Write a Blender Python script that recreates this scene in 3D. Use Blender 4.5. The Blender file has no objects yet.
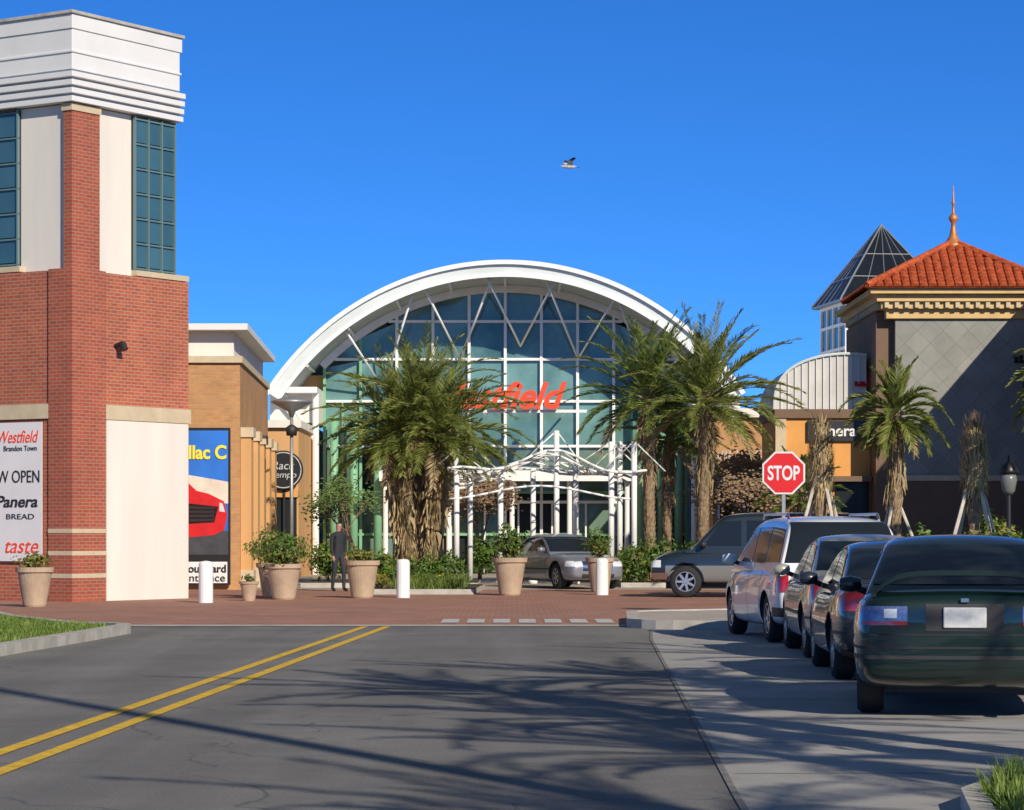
import bpy, bmesh, math, random
from mathutils import Vector, Matrix
R=random.Random(7)
C=bpy.context
def link(o): C.scene.collection.objects.link(o); return o
# ------------------------------------------------------------ materials
def newmat(name):
    m=bpy.data.materials.new(name); m.use_nodes=True
    nt=m.node_tree; b=nt.nodes['Principled BSDF']; return m,nt,b
def nd(nt,t,**k):
    n=nt.nodes.new(t)
    for a,v in k.items():
        if a in n.inputs: n.inputs[a].default_value=v
        else: setattr(n,a,v)
    return n
def mixc(nt,fac,a,b,blend='MIX'):
    n=nt.nodes.new('ShaderNodeMix'); n.data_type='RGBA'; n.blend_type=blend
    for s,v in ((n.inputs[0],fac),(n.inputs[6],a),(n.inputs[7],b)):
        if hasattr(v,'is_linked') or hasattr(v,'links'): nt.links.new(v,s)
        else: s.default_value=(v if not isinstance(v,tuple) else (*v[:3],1))
    return n.outputs[2]
def ramp(nt,src,p0,p1):
    r=nt.nodes.new('ShaderNodeMapRange'); r.inputs[1].default_value=p0; r.inputs[2].default_value=p1
    nt.links.new(src,r.inputs[0]); return r.outputs[0]
def noise(nt,vec,scale,detail=4,rough=.6):
    n=nd(nt,'ShaderNodeTexNoise'); n.inputs['Scale'].default_value=scale; n.inputs['Detail'].default_value=detail; n.inputs['Roughness'].default_value=rough
    nt.links.new(vec,n.inputs['Vector']); return n.outputs[0]
def mat(name,col,rough=.7,var=.15,scale=3,bump=0.0,bscale=40,metal=0,spec=.5,coat=0,streak=False):
    m,nt,b=newmat(name)
    tc=nd(nt,'ShaderNodeTexCoord'); v=tc.outputs['Object']
    if streak:
        mp=nd(nt,'ShaderNodeMapping'); mp.inputs['Scale'].default_value=(1,1,.12); nt.links.new(v,mp.inputs[0]); v2=mp.outputs[0]
    else: v2=v
    if var>0:
        f=ramp(nt,noise(nt,v2,scale,6),.3,.7)
        c=mixc(nt,f,tuple(x*(1-var) for x in col),tuple(min(1,x*(1+var)) for x in col))
        nt.links.new(c,b.inputs['Base Color'])
    else: b.inputs['Base Color'].default_value=(*col,1)
    if bump>0:
        bp=nd(nt,'ShaderNodeBump'); bp.inputs['Strength'].default_value=bump; bp.inputs['Distance'].default_value=.02
        nt.links.new(noise(nt,v,bscale,5),bp.inputs['Height']); nt.links.new(bp.outputs[0],b.inputs['Normal'])
    b.inputs['Roughness'].default_value=rough; b.inputs['Metallic'].default_value=metal
    b.inputs['Specular IOR Level'].default_value=spec; b.inputs['Coat Weight'].default_value=coat
    b.inputs['Coat Roughness'].default_value=.04
    return m
def brickmat(name,c1,c2,mortar,w=.22,h=.075,ground=False,rough=.85,ms=.01):
    m,nt,b=newmat(name)
    tc=nd(nt,'ShaderNodeTexCoord'); v=tc.outputs['Object']
    if not ground:
        sp=nd(nt,'ShaderNodeSeparateXYZ'); nt.links.new(v,sp.inputs[0])
        ad=nd(nt,'ShaderNodeMath',operation='ADD'); nt.links.new(sp.outputs[0],ad.inputs[0]); nt.links.new(sp.outputs[1],ad.inputs[1])
        cb=nd(nt,'ShaderNodeCombineXYZ'); nt.links.new(ad.outputs[0],cb.inputs[0]); nt.links.new(sp.outputs[2],cb.inputs[1]); vv=cb.outputs[0]
    else: vv=v
    br=nd(nt,'ShaderNodeTexBrick'); nt.links.new(vv,br.inputs['Vector'])
    br.inputs['Scale'].default_value=1; br.inputs['Brick Width'].default_value=w; br.inputs['Row Height'].default_value=h
    br.inputs['Mortar Size'].default_value=ms; br.inputs['Mortar Smooth'].default_value=.2
    br.inputs['Color1'].default_value=(*c1,1); br.inputs['Color2'].default_value=(*c2,1); br.inputs['Mortar'].default_value=(*mortar,1)
    f=ramp(nt,noise(nt,v,.6,8,.65),.3,.7)
    c=mixc(nt,f,(.78,.78,.78),(1.15,1.12,1.1)); c2_=mixc(nt,1.0,br.outputs[0],c,'MULTIPLY')
    nt.links.new(c2_,b.inputs['Base Color']); b.inputs['Roughness'].default_value=rough
    bp=nd(nt,'ShaderNodeBump'); bp.inputs['Strength'].default_value=.3; bp.inputs['Distance'].default_value=.01
    iv=nd(nt,'ShaderNodeMath',operation='SUBTRACT'); iv.inputs[0].default_value=1; nt.links.new(br.outputs[1],iv.inputs[1])
    nt.links.new(iv.outputs[0],bp.inputs['Height']); nt.links.new(bp.outputs[0],b.inputs['Normal'])
    return m
def leafmat(name,c1,c2,rough=.55,trans=.25):
    m,nt,b=newmat(name)
    g=nd(nt,'ShaderNodeNewGeometry')
    tc=nd(nt,'ShaderNodeTexCoord'); f2=ramp(nt,noise(nt,tc.outputs['Object'],2.2,3),.35,.65)
    c=mixc(nt,g.outputs['Random Per Island'],c1,c2)
    c3=mixc(nt,f2,(.75,.75,.75),(1.2,1.2,1.15)); c4=mixc(nt,1.0,c,c3,'MULTIPLY')
    nt.links.new(c4,b.inputs['Base Color']); b.inputs['Roughness'].default_value=rough
    t=nd(nt,'ShaderNodeBsdfTranslucent'); nt.links.new(c4,t.inputs[0])
    mx=nd(nt,'ShaderNodeMixShader'); mx.inputs[0].default_value=trans
    nt.links.new(b.outputs[0],mx.inputs[1]); nt.links.new(t.outputs[0],mx.inputs[2])
    nt.links.new(mx.outputs[0],nt.nodes['Material Output'].inputs[0])
    return m
def glassmat(name,c1,c2,rough=.06,spec=.8):
    m,nt,b=newmat(name)
    g=nd(nt,'ShaderNodeNewGeometry'); tc=nd(nt,'ShaderNodeTexCoord')
    f=ramp(nt,noise(nt,tc.outputs['Object'],.5,4),.35,.65)
    ad=nd(nt,'ShaderNodeMath',operation='MULTIPLY_ADD'); nt.links.new(g.outputs['Random Per Island'],ad.inputs[0]); ad.inputs[1].default_value=.45
    hf=nd(nt,'ShaderNodeMath',operation='MULTIPLY'); nt.links.new(f,hf.inputs[0]); hf.inputs[1].default_value=.55
    nt.links.new(hf.outputs[0],ad.inputs[2])
    nt.links.new(mixc(nt,ad.outputs[0],c1,c2),b.inputs['Base Color'])
    b.inputs['Roughness'].default_value=rough; b.inputs['Specular IOR Level'].default_value=spec
    return m
def asphalt():
    m,nt,b=newmat('asphalt'); tc=nd(nt,'ShaderNodeTexCoord'); v=tc.outputs['Object']
    f=ramp(nt,noise(nt,v,45,5,.85),.3,.7); c=mixc(nt,f,(.10,.098,.095),(.25,.243,.232))
    f2=ramp(nt,noise(nt,v,.35,6,.7),.35,.65); c2=mixc(nt,f2,(.82,.82,.82),(1.15,1.15,1.15)); c=mixc(nt,1.0,c,c2,'MULTIPLY')
    mp=nd(nt,'ShaderNodeMapping'); mp.inputs['Scale'].default_value=(1.1,.05,1); nt.links.new(v,mp.inputs[0])
    f3=ramp(nt,noise(nt,mp.outputs[0],1.0,3),.4,.65); c=mixc(nt,1.0,c,mixc(nt,f3,(.86,.86,.86),(1.1,1.1,1.1)),'MULTIPLY')
    vs=ramp(nt,noise(nt,v,1.6,4,.6),.68,.78); c=mixc(nt,vs,c,(.08,.078,.075))
    vo=nd(nt,'ShaderNodeTexVoronoi',feature='DISTANCE_TO_EDGE'); vo.inputs['Scale'].default_value=.22
    wn=nd(nt,'ShaderNodeTexNoise'); wn.inputs['Scale'].default_value=1.2; nt.links.new(v,wn.inputs['Vector'])
    va=nd(nt,'ShaderNodeVectorMath',operation='MULTIPLY_ADD'); nt.links.new(wn.outputs[1],va.inputs[0]); va.inputs[1].default_value=(1.2,1.2,0); nt.links.new(v,va.inputs[2])
    nt.links.new(va.outputs[0],vo.inputs['Vector'])
    fc=ramp(nt,vo.outputs['Distance'],.0,.004); c=mixc(nt,fc,(.10,.10,.10),c)
    nt.links.new(c,b.inputs['Base Color']); b.inputs['Roughness'].default_value=.9; b.inputs['Specular IOR Level'].default_value=.3
    bp=nd(nt,'ShaderNodeBump'); bp.inputs['Strength'].default_value=.35; bp.inputs['Distance'].default_value=.008
    nt.links.new(noise(nt,v,90,3),bp.inputs['Height']); nt.links.new(bp.outputs[0],b.inputs['Normal'])
    return m
M={}
M['asphalt']=asphalt()
M['concrete']=mat('concrete',(.34,.33,.32),.9,.16,1.1,.3,60,spec=.3)
M['kerb']=mat('kerb_concrete',(.42,.40,.36),.85,.25,2.5,.3,40)
M['paver']=brickmat('paver',(.44,.215,.14),(.33,.15,.105),(.2,.14,.11),.2,.1,True)
M['sidewalk']=mat('sidewalk',(.38,.33,.28),.85,.15,1,.2,40)
M['grassground']=mat('grass_ground',(.08,.12,.025),.95,.35,2.5,.5,60)
M['grass']=leafmat('grass_blades',(.10,.18,.02),(.20,.27,.05))
M['yellow']=mat('yellow_paint',(.66,.42,.04),.8,.3,9,.2,60,spec=.3)
M['whitepaint']=mat('white_road_paint',(.5,.5,.48),.7,.3,7)
M['brick']=brickmat('red_brick',(.46,.115,.054),(.35,.08,.04),(.38,.25,.19))
M['brickd']=brickmat('pier_brick',(.40,.092,.044),(.31,.07,.035),(.34,.2,.16))
M['tanbrick']=brickmat('tan_brick',(.54,.28,.11),(.45,.225,.09),(.42,.28,.17))
M['stucco']=mat('white_stucco',(.72,.68,.62),.9,.07,1.2,.15,60,streak=True)
M['grooved']=mat('white_metal_band',(.70,.70,.70),.6,.05,1)
M['beige']=mat('beige_stone',(.54,.45,.31),.9,.1,3,.2,30)
M['tan']=mat('tan_stucco',(.58,.33,.14),.9,.1,1.2,.2,50,streak=True)
M['orange']=mat('orange_stucco',(.64,.31,.09),.9,.1,1.2,.2,50)
M['brown']=mat('brown_stucco',(.17,.11,.075),.9,.12,1.5,.2,50)
M['white']=mat('white_steel',(.80,.80,.79),.35,.05,2)
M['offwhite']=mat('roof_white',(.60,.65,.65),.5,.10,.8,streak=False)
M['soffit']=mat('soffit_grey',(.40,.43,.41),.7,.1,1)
M['dark']=mat('dark_recess',(.012,.013,.015),.6,0)
M['black']=mat('black_paint',(.015,.015,.017),.4,0)
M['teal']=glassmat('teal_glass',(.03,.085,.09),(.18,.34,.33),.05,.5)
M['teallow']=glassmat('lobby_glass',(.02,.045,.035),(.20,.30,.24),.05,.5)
M['teal2']=glassmat('tower_glass',(.03,.085,.11),(.06,.15,.19))
M['tealframe']=mat('teal_frame',(.12,.2,.21),.4,0)
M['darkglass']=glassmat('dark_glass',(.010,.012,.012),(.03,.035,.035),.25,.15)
M['green']=mat('green_column',(.19,.42,.26),.5,.05)
M['red']=mat('red_sign',(.80,.07,.02),.4,0)
M['banner']=mat('banner_white',(.72,.72,.73),.6,.05,1)
M['blue']=mat('banner_blue',(.02,.16,.62),.5,.3,.5)
M['ylw']=mat('banner_yellow',(.85,.7,.05),.5,0)
M['carred']=mat('banner_red',(.6,.015,.02),.4,.2,2)
M['metalroof']=mat('galvanised_roof',(.52,.50,.47),.5,.15,1,metal=.2)
M['slate']=mat('dark_glass_roof',(.008,.012,.018),.35,.3,1,spec=.3)
M['copper']=mat('copper',(.50,.20,.07),.5,.2,8,metal=.4)
M['cornice']=mat('yellow_cornice',(.60,.42,.19),.85,.1,3)
M['pot']=mat('planter_stone',(.42,.31,.215),.85,.2,3,.3,20)
M['soil']=mat('soil',(.05,.035,.025),1,.2)
M['trunk']=mat('palm_trunk',(.28,.20,.125),.95,.45,9,.8,12)
M['shag']=leafmat('palm_thatch',(.28,.20,.10),(.52,.41,.23),.8,.1)
M['palm']=leafmat('palm_leaf',(.12,.16,.028),(.29,.32,.08),.5,.34)
M['palm2']=leafmat('palm_leaf_b',(.085,.145,.025),(.22,.27,.06),.5,.34)
M['bush']=leafmat('bush_leaf',(.045,.11,.014),(.14,.22,.035))
M['bushy']=leafmat('bush_leaf_yellow',(.12,.14,.02),(.30,.28,.05))
M['twig']=leafmat('dry_twigs',(.22,.13,.07),(.38,.26,.15))
M['bark']=mat('bark',(.16,.11,.08),.9,.3,10,.5,20)
M['wood']=mat('brace_wood',(.55,.5,.42),.8,.2,5)
M['steel']=mat('galvanised_steel',(.35,.36,.37),.45,.1,4,metal=.6)
M['tyre']=mat('tyre',(.018,.018,.019),.85,.2,10)
M['rim']=mat('alloy_rim',(.5,.51,.53),.3,0,metal=.8)
M['cglass']=mat('car_glass',(.012,.016,.02),.04,0,spec=.6)
M['tail']=mat('tail_lamp_red',(.38,.012,.012),.15,0,coat=1)
M['taild']=mat('tail_lamp_blue',(.10,.14,.34),.12,.3,30,coat=1)
M['lampclear']=mat('head_lamp',(.65,.68,.72),.08,0,coat=1)
M['plate']=mat('licence_plate',(.66,.66,.66),.4,.08,20)
M['chrome']=mat('chrome',(.6,.6,.62),.15,0,metal=1)
M['plastic']=mat('black_plastic',(.025,.025,.027),.55,0)
def paint(name,c,metal=.2,rough=.35): return mat('car_paint_'+name,c,rough,0,coat=1,metal=metal)
P_green=paint('green',(.003,.016,.013)); P_dark=paint('charcoal',(.025,.03,.042)); P_silver=paint('beige',(.42,.39,.33)); P_white=paint('white',(.68,.70,.74),.0)
P_van=paint('grey_green',(.010,.02,.026)); P_vanlow=paint('pewter',(.2,.21,.21)); P_cad=paint('steel_blue',(.2,.21,.25))
def tilewall():
    m,nt,b=newmat('diamond_tile'); tc=nd(nt,'ShaderNodeTexCoord'); v=tc.outputs['Object']
    sp=nd(nt,'ShaderNodeSeparateXYZ'); nt.links.new(v,sp.inputs[0])
    cb=nd(nt,'ShaderNodeCombineXYZ'); 
    ax=nd(nt,'ShaderNodeMath',operation='ADD'); nt.links.new(sp.outputs[0],ax.inputs[0]); nt.links.new(sp.outputs[1],ax.inputs[1])
    nt.links.new(ax.outputs[0],cb.inputs[0]); nt.links.new(sp.outputs[2],cb.inputs[1])
    mp=nd(nt,'ShaderNodeMapping'); mp.inputs['Rotation'].default_value=(0,0,math.radians(45)); nt.links.new(cb.outputs[0],mp.inputs[0])
    br=nd(nt,'ShaderNodeTexBrick'); br.offset=0; nt.links.new(mp.outputs[0],br.inputs['Vector'])
    br.inputs['Scale'].default_value=1; br.inputs['Brick Width'].default_value=.5; br.inputs['Row Height'].default_value=.5; br.inputs['Mortar Size'].default_value=.008
    br.inputs['Color1'].default_value=(.27,.275,.255,1); br.inputs['Color2'].default_value=(.235,.24,.225,1); br.inputs['Mortar'].default_value=(.18,.18,.175,1)
    f=ramp(nt,noise(nt,v,1.5,6),.3,.7); c=mixc(nt,1.0,br.outputs[0],mixc(nt,f,(.85,.85,.85),(1.12,1.12,1.1)),'MULTIPLY')
    nt.links.new(c,b.inputs['Base Color']); b.inputs['Roughness'].default_value=.8; return m
M['tile']=tilewall()
def rooftile():
    m,nt,b=newmat('clay_roof_tile'); tc=nd(nt,'ShaderNodeTexCoord'); v=tc.outputs['Object']
    f=ramp(nt,noise(nt,v,7,3),.3,.7); nt.links.new(mixc(nt,f,(.26,.048,.022),(.54,.13,.05)),b.inputs['Base Color'])
    b.inputs['Roughness'].default_value=.95; b.inputs['Specular IOR Level'].default_value=.1; return m
M['rooftile']=rooftile()
# ------------------------------------------------------------ mesh builder
class MB:
    def __init__(s): s.v=[];s.f=[];s.m=[];s.mats=[]
    def mi(s,m):
        if m not in s.mats: s.mats.append(m)
        return s.mats.index(m)
    def face(s,pts,m):
        b=len(s.v); s.v+= [tuple(p) for p in pts]; s.f.append(tuple(range(b,b+len(pts)))); s.m.append(s.mi(m))
    def box(s,x0,x1,y0,y1,z0,z1,m):
        b=len(s.v); s.v+=[(x,y,z) for z in (z0,z1) for x,y in ((x0,y0),(x1,y0),(x1,y1),(x0,y1))]
        for f in ((3,2,1,0),(4,5,6,7),(0,1,5,4),(1,2,6,5),(2,3,7,6),(3,0,4,7)): s.f.append(tuple(b+i for i in f)); s.m.append(s.mi(m))
    def prism(s,poly,z0,z1,m,mtop=None):
        n=len(poly); b=len(s.v)
        s.v+=[(p[0],p[1],z0) for p in poly]+[(p[0],p[1],z1) for p in poly]
        s.f.append(tuple(b+n+i for i in range(n))); s.m.append(s.mi(mtop or m))
        s.f.append(tuple(b+i for i in reversed(range(n)))); s.m.append(s.mi(m))
        for i in range(n):
            j=(i+1)%n; s.f.append((b+i,b+j,b+n+j,b+n+i)); s.m.append(s.mi(m))
    def cyl(s,p0,p1,r0,r1,m,n=10,cap=True):
        p0=Vector(p0);p1=Vector(p1); d=(p1-p0).normalized(); a=d.orthogonal().normalized(); c=d.cross(a); b=len(s.v)
        for p,r in ((p0,r0),(p1,r1)):
            for i in range(n):
                t=2*math.pi*i/n; s.v.append(tuple(p+a*math.cos(t)*r+c*math.sin(t)*r))
        for i in range(n):
            j=(i+1)%n; s.f.append((b+i,b+j,b+n+j,b+n+i)); s.m.append(s.mi(m))
        if cap:
            s.f.append(tuple(b+n+i for i in range(n))); s.m.append(s.mi(m)); s.f.append(tuple(b+i for i in reversed(range(n)))); s.m.append(s.mi(m))
    def pipe(s,pts,r,m,n=8):
        for a,b in zip(pts,pts[1:]): s.cyl(a,b,r,r,m,n)
    def lathe(s,prof,o,m,n=20,axis='z',cap=True):
        b=len(s.v); k=len(prof)
        for r,h in prof:
            for i in range(n):
                t=2*math.pi*i/n; c,q=math.cos(t)*r,math.sin(t)*r
                s.v.append((o[0]+c,o[1]+q,o[2]+h) if axis=='z' else (o[0]+c,o[1]+h,o[2]+q))
        for a in range(k-1):
            for i in range(n):
                j=(i+1)%n; s.f.append((b+a*n+i,b+a*n+j,b+(a+1)*n+j,b+(a+1)*n+i)); s.m.append(s.mi(m))
        if cap:
            s.f.append(tuple(b+i for i in reversed(range(n)))); s.m.append(s.mi(m)); s.f.append(tuple(b+(k-1)*n+i for i in range(n))); s.m.append(s.mi(m))
    def build(s,name,parent=None,smooth=False,bevel=0):
        me=bpy.data.meshes.new(name); me.from_pydata(s.v,[],s.f)
        for m in s.mats: me.materials.append(m)
        me.polygons.foreach_set('material_index',s.m)
        if smooth: me.polygons.foreach_set('use_smooth',[True]*len(s.f))
        me.update(); o=link(bpy.data.objects.new(name,me))
        if parent: o.parent=parent
        if bevel:
            md=o.modifiers.new('b','BEVEL'); md.width=bevel; md.segments=2; md.limit_method='ANGLE'
        return o
def empty(name,loc=(0,0,0),rz=0):
    e=link(bpy.data.objects.new(name,None)); e.location=loc; e.rotation_euler=(0,0,rz); e.empty_display_size=.2; return e
def text(name,s,loc,width,height,m,parent=None,rz=0,shear=0,ext=.02,align='CENTER',bold=0):
    cu=bpy.data.curves.new(name,'FONT'); cu.body=s; cu.size=1; cu.extrude=.01; cu.shear=shear; cu.offset=bold
    o=bpy.data.objects.new('t',cu); link(o); C.view_layer.update()
    me=bpy.data.meshes.new_from_object(o.evaluated_get(C.evaluated_depsgraph_get())); bpy.data.objects.remove(o)
    xs=[v.co.x for v in me.vertices]; ys=[v.co.y for v in me.vertices]
    x0,x1,y0,y1=min(xs),max(xs),min(ys),max(ys)
    for v in me.vertices:
        x=(v.co.x-x0)/(x1-x0)*width-width/2; z=(v.co.y-y0)/(y1-y0)*height-height/2; y=-v.co.z/.01*ext
        v.co=(x,y,z)
    me.materials.clear(); me.materials.append(m)
    ob=link(bpy.data.objects.new(name,me)); ob.location=loc; ob.rotation_euler=(0,0,rz)
    if parent: ob.parent=parent
    return ob
# ------------------------------------------------------------ ground
def sheet(name,poly,z,m):
    b=MB(); b.face([(x,y,z) for x,y in poly],m); return b.build(name)
sheet('ground',[(-1500,-1500),(1500,-1500),(1500,1500),(-1500,1500)],-.02,M['grassground'])
sheet('road',[(-8.2,-40),(9,-40),(9.5,42),(-9,42)],0,M['asphalt'])
sheet('parking_lane',[(.3,-20),(1.05,8),(1.21,14.7),(1.87,36.6),(2.05,40.2),(5.6,40.2),(4.6,-20)],.004,M['concrete'])
b=MB(); b.face([(.26,-20,.008),(.30,-20,.008),(1.10,8,.008),(1.25,14.7,.008),(1.91,36.6,.008),(2.09,40.2,.008),(2.05,40.2,.008),(1.87,36.6,.008),(1.21,14.7,.008),(1.05,8,.008)],mat('gutter_seam',(.17,.165,.155),.9,.3,5)); 
b.build('gutter_seam')
b=MB()
jm=mat('joint',(.16,.155,.15),.9,.2)
for i in range(14):
    y=9+i*2.4; x0=1.1+(y-8)*.029; b.face([(x0,y,.008),(5,y+.1,.008),(5,y+.12,.008),(x0,y+.02,.008)],jm)
b.build('concrete_joints')
sheet('brick_pavement',[(-45,42.5),(60,42.5),(60,69),(-45,69)],.004,M['paver'])
b=MB(); 
for y0,y1 in ((41.8,42.5),): b.face([(-16,y0,.008),(16,y0,.008),(16,y1,.008),(-16,y1,.008)],M['kerb'])
b.build('concrete_band')
sheet('plaza_pavement',[(-45,69),(60,69),(60,100),(-45,100)],.002,M['sidewalk'])
b=MB()
for off in (-.17,.17):
    p=[(-3.27+off+.0448*(y-17.24),y) for y in (-10,43.3)]
    b.face([(p[0][0]-.06,p[0][1],.006),(p[0][0]+.06,p[0][1],.006),(p[1][0]+.06,41.7,.006),(p[1][0]-.06,41.7,.006)],M['yellow'])
b.build('yellow_centre_line')
b=MB()
for i in range(7):
    x=-1.15+i*.42; b.face([(x,43.3,.012),(x+.28,43.3,.012),(x+.28,45.2,.012),(x,45.2,.012)],M['whitepaint'])
b.build('crosswalk_marking')
def kerb(name,pts,w=.16,h=.13,closed=False):
    b=MB(); n=len(pts); L=[];Rr=[]
    for i in range(n):
        a=Vector(pts[(i-1)%n] if (i>0 or closed) else pts[i]); c=Vector(pts[(i+1)%n] if (i<n-1 or closed) else pts[i]); t=(c-a).normalized(); nn=Vector((-t.y,t.x)); p=Vector(pts[i])
        L.append(p+nn*w/2); Rr.append(p-nn*w/2)
    for i in range(n if closed else n-1):
        j=(i+1)%n
        A,B,Cc,D=L[i],L[j],Rr[j],Rr[i]
        b.face([(A.x,A.y,h),(D.x,D.y,h),(Cc.x,Cc.y,h),(B.x,B.y,h)],M['kerb'])
        b.face([(A.x,A.y,-.01),(A.x,A.y,h),(B.x,B.y,h),(B.x,B.y,-.01)],M['kerb'])
        b.face([(D.x,D.y,h),(D.x,D.y,-.01),(Cc.x,Cc.y,-.01),(Cc.x,Cc.y,h)],M['kerb'])
    return b.build(name)
def arc(cx,cy,r,a0,a1,n=10): return [(cx+r*math.cos(math.radians(a0+(a1-a0)*i/n)),cy+r*math.sin(math.radians(a0+(a1-a0)*i/n))) for i in range(n+1)]
def grass(name,poly,n,z,h=.06):
    xs=[p[0] for p in poly]; ys=[p[1] for p in poly]; b=MB(); k=0
    def inside(x,y):
        c=False; j=len(poly)-1
        for i in range(len(poly)):
            if (poly[i][1]>y)!=(poly[j][1]>y) and x<(poly[j][0]-poly[i][0])*(y-poly[i][1])/(poly[j][1]-poly[i][1])+poly[i][0]: c=not c
            j=i
        return c
    while k<n:
        x=R.uniform(min(xs),max(xs)); y=R.uniform(min(ys),max(ys))
        if not inside(x,y): continue
        k+=1; a=R.uniform(0,6.28); w=.012; hh=h*R.uniform(.5,1.4); dx,dy=math.cos(a)*w,math.sin(a)*w
        lx,ly=R.gauss(0,.4)*h,R.gauss(0,.4)*h
        b.face([(x-dx,y-dy,z),(x+dx,y+dy,z),(x+lx,y+ly,z+hh)],M['grass'])
    return b.build(name)
# left grass corner
lc=[(-8.2,-5),(-7.4,14),(-6.9,22),(-6.08,32.1),(-5.75,36.5)]+arc(-6.75,38.9,1.15,-10,80,7)+[(-8.0,43.2),(-9.6,48),(-12,51.5),(-18,53)]
b=MB(); b.prism(lc+[(-40,53),(-40,-5)],-.01,.11,M['kerb'],M['grassground']); b.build('grass_verge')
kerb('kerb',lc,.2,.135)
vis=[(-11.5,30),(-6.2,31.5),(-5.9,36.5),(-5.8,39),(-6.7,40),(-8.1,43),(-9.8,48),(-12,51)]
grass('lawn_grass',vis,30000,.11,.06)
# right bulb-out and right verge
isl=[(5.0,40.3),(3.0,40.5)]+arc(2.9,41.6,1.05,-100,-190,6)+arc(3.1,45.2,1.1,175,100,6)+[(4.6,47.5),(6.0,49)]
b=MB(); b.prism(isl+[(60,49),(60,-30),(5.5,-30),(5.5,10),(5.9,40.3)],-.01,.12,M['kerb'],M['sidewalk']); b.build('pavement')
kerb('kerb',isl,.18,.14)
b=MB(); b.prism([(6.6,20),(30,20),(30,66),(6.0,66),(6.2,48.5)],.0,.14,M['kerb'],M['grassground']); b.build('grass_verge')
nb=[(2.05,-10),(2.15,12.0),(2.42,14.2),(2.75,14.95),(3.5,15.3),(5.5,15.4),(5.5,-10)]
b=MB(); b.prism(nb,-.01,.10,M['kerb'],M['grassground']); b.build('grass_verge'); kerb('kerb',nb[:6],.12,.11)
grass('lawn_grass',[(2.2,11),(2.46,14.1),(2.8,14.9),(3.5,15.25),(5,15.35),(5,11)],14000,.10,.13)
# ------------------------------------------------------------ brick tower (left)
T=empty('brick_tower_building',(-9.24,56.7,0),math.atan2(.837,.547))
W,D=3.78,9.0
b=MB(); b.box(0,W,0,D,0,7.0,M['brick']); b.build('lower_walls',T)
b=MB(); b.box(-.05,1.0,-.05,.62,0,7.02,M['brickd']); b.build('corner_pier',T)
b=MB()
b.box(.16,W-.3,.16,D,7.02,10.5,M['stucco']); b.build('upper_walls',T)
b=MB(); b.box(.06,.93,.06,.3,7.02,10.5,M['brickd']); b.build('upper_pier',T)
b=MB()
for z,h in ((.5,.09),(.98,.09),(1.45,.09)): b.box(-.058,1.008,-.058,.628,z,z+h,M['beige'])
b.box(1.012,W+.03,-.05,.1,3.87,4.18,M['beige']); b.box(-.05,.1,.632,D,3.87,4.18,M['beige'])
b.box(2.05,W+.02,.0,.3,7.02,7.14,M['beige']); b.box(.0,.3,1.5,D,7.02,7.14,M['beige']); b.box(.03,.95,.03,.33,10.35,10.5,M['beige'])
b.build('stone_bands',T)
b=MB(); b.box(1.05,W-.04,-.03,.1,0,3.86,M['stucco']); b.box(-.03,.1,2.3,D,0,3.86,M['stucco']); b.build('white_panels',T)
b=MB()
for i in range(3):
    for j in range(6):
        x0=2.08+i*.44; z0=7.2+j*.54; b.face([(x0+.03,.10,z0+.03),(x0+.41,.10+R.uniform(-.004,.004),z0+.03),(x0+.41,.10,z0+.5),(x0+.03,.10,z0+.5)],M['teal2'])
for i in range(9):
    for j in range(6):
        y0=1.62+i*.7; z0=7.2+j*.54; b.face([(.10,y0+.03,z0+.03),(.10,y0+.03,z0+.5),(.10,y0+.66,z0+.5),(.10,y0+.66,z0+.03)],M['teal2'])
b.build('window_glass',T)
b=MB(); b.box(2.05,3.42,.115,.2,7.16,10.48,M['dark']); b.box(.115,.2,1.6,D-.2,7.16,10.48,M['dark'])
for i in range(4): b.box(2.055+i*.44,2.095+i*.44,.05,.13,7.15,10.49,M['tealframe'])
for j in range(7): b.box(2.06,3.41,.06,.12,7.165+j*.54,7.2+j*.54,M['tealframe'])
for i in range(10): b.box(.05,.13,1.6+i*.7,1.64+i*.7,7.15,10.49,M['tealframe'])
for j in range(7): b.box(.06,.12,1.6,8.0,7.165+j*.54,7.2+j*.54,M['tealframe'])
b.build('window_frames',T)
b=MB()
for i in range(4):
    z=10.52+i*.17; e=.012*i; b.box(-.06-e,W-.24+e,-.06-e,D,z,z+.115,M['grooved'])
    b.box(-.0,W-.30,-.0,D,z+.115,z+.17,M['steel'])
b.box(-.01,W-.31,-.01,D,11.2,12.05,M['grooved']); b.box(-.04,W-.28,-.04,D,11.55,11.60,M['grooved']); b.box(-.04,W-.26,-.04,D,12.05,12.36,M['grooved']); b.box(-.09,W-.22,-.09,D,12.36,12.43,M['kerb'])
b.build('cornice',T,bevel=.01)
b=MB(); b.cyl((1.35,0,5.45),(1.35,-.22,5.5),.05,.06,M['black']); b.cyl((1.35,-.2,5.52),(1.35,-.26,5.36),.07,.09,M['black']); b.build('security_camera',T)
b=MB(); b.box(-.075,-.06,.78,3.3,.85,3.8,M['banner']); b.build('banner_sheet',T)
def ltext(nm,s,y,z,w,h,m,sh=0,bd=0): text(nm,s,(-.08,y,z),w,h,m,T,-math.pi/2,sh,.006,bold=bd)
ltext('banner_title','Westfield',1.45,3.5,1.15,.26,M['red'],.3)
ltext('banner_subtitle','Brandon Town',1.4,3.25,.95,.11,M['plastic'])
ltext('banner_now_open','NOW OPEN',1.7,2.65,1.7,.26,M['plastic'])
ltext('banner_name','Panera',1.5,2.12,1.2,.25,M['plastic'],.2,.02)
ltext('banner_name_2','BREAD',1.4,1.8,.8,.11,M['plastic'])
ltext('banner_taste','taste',1.35,1.15,.95,.25,M['red'],.3)
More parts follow.
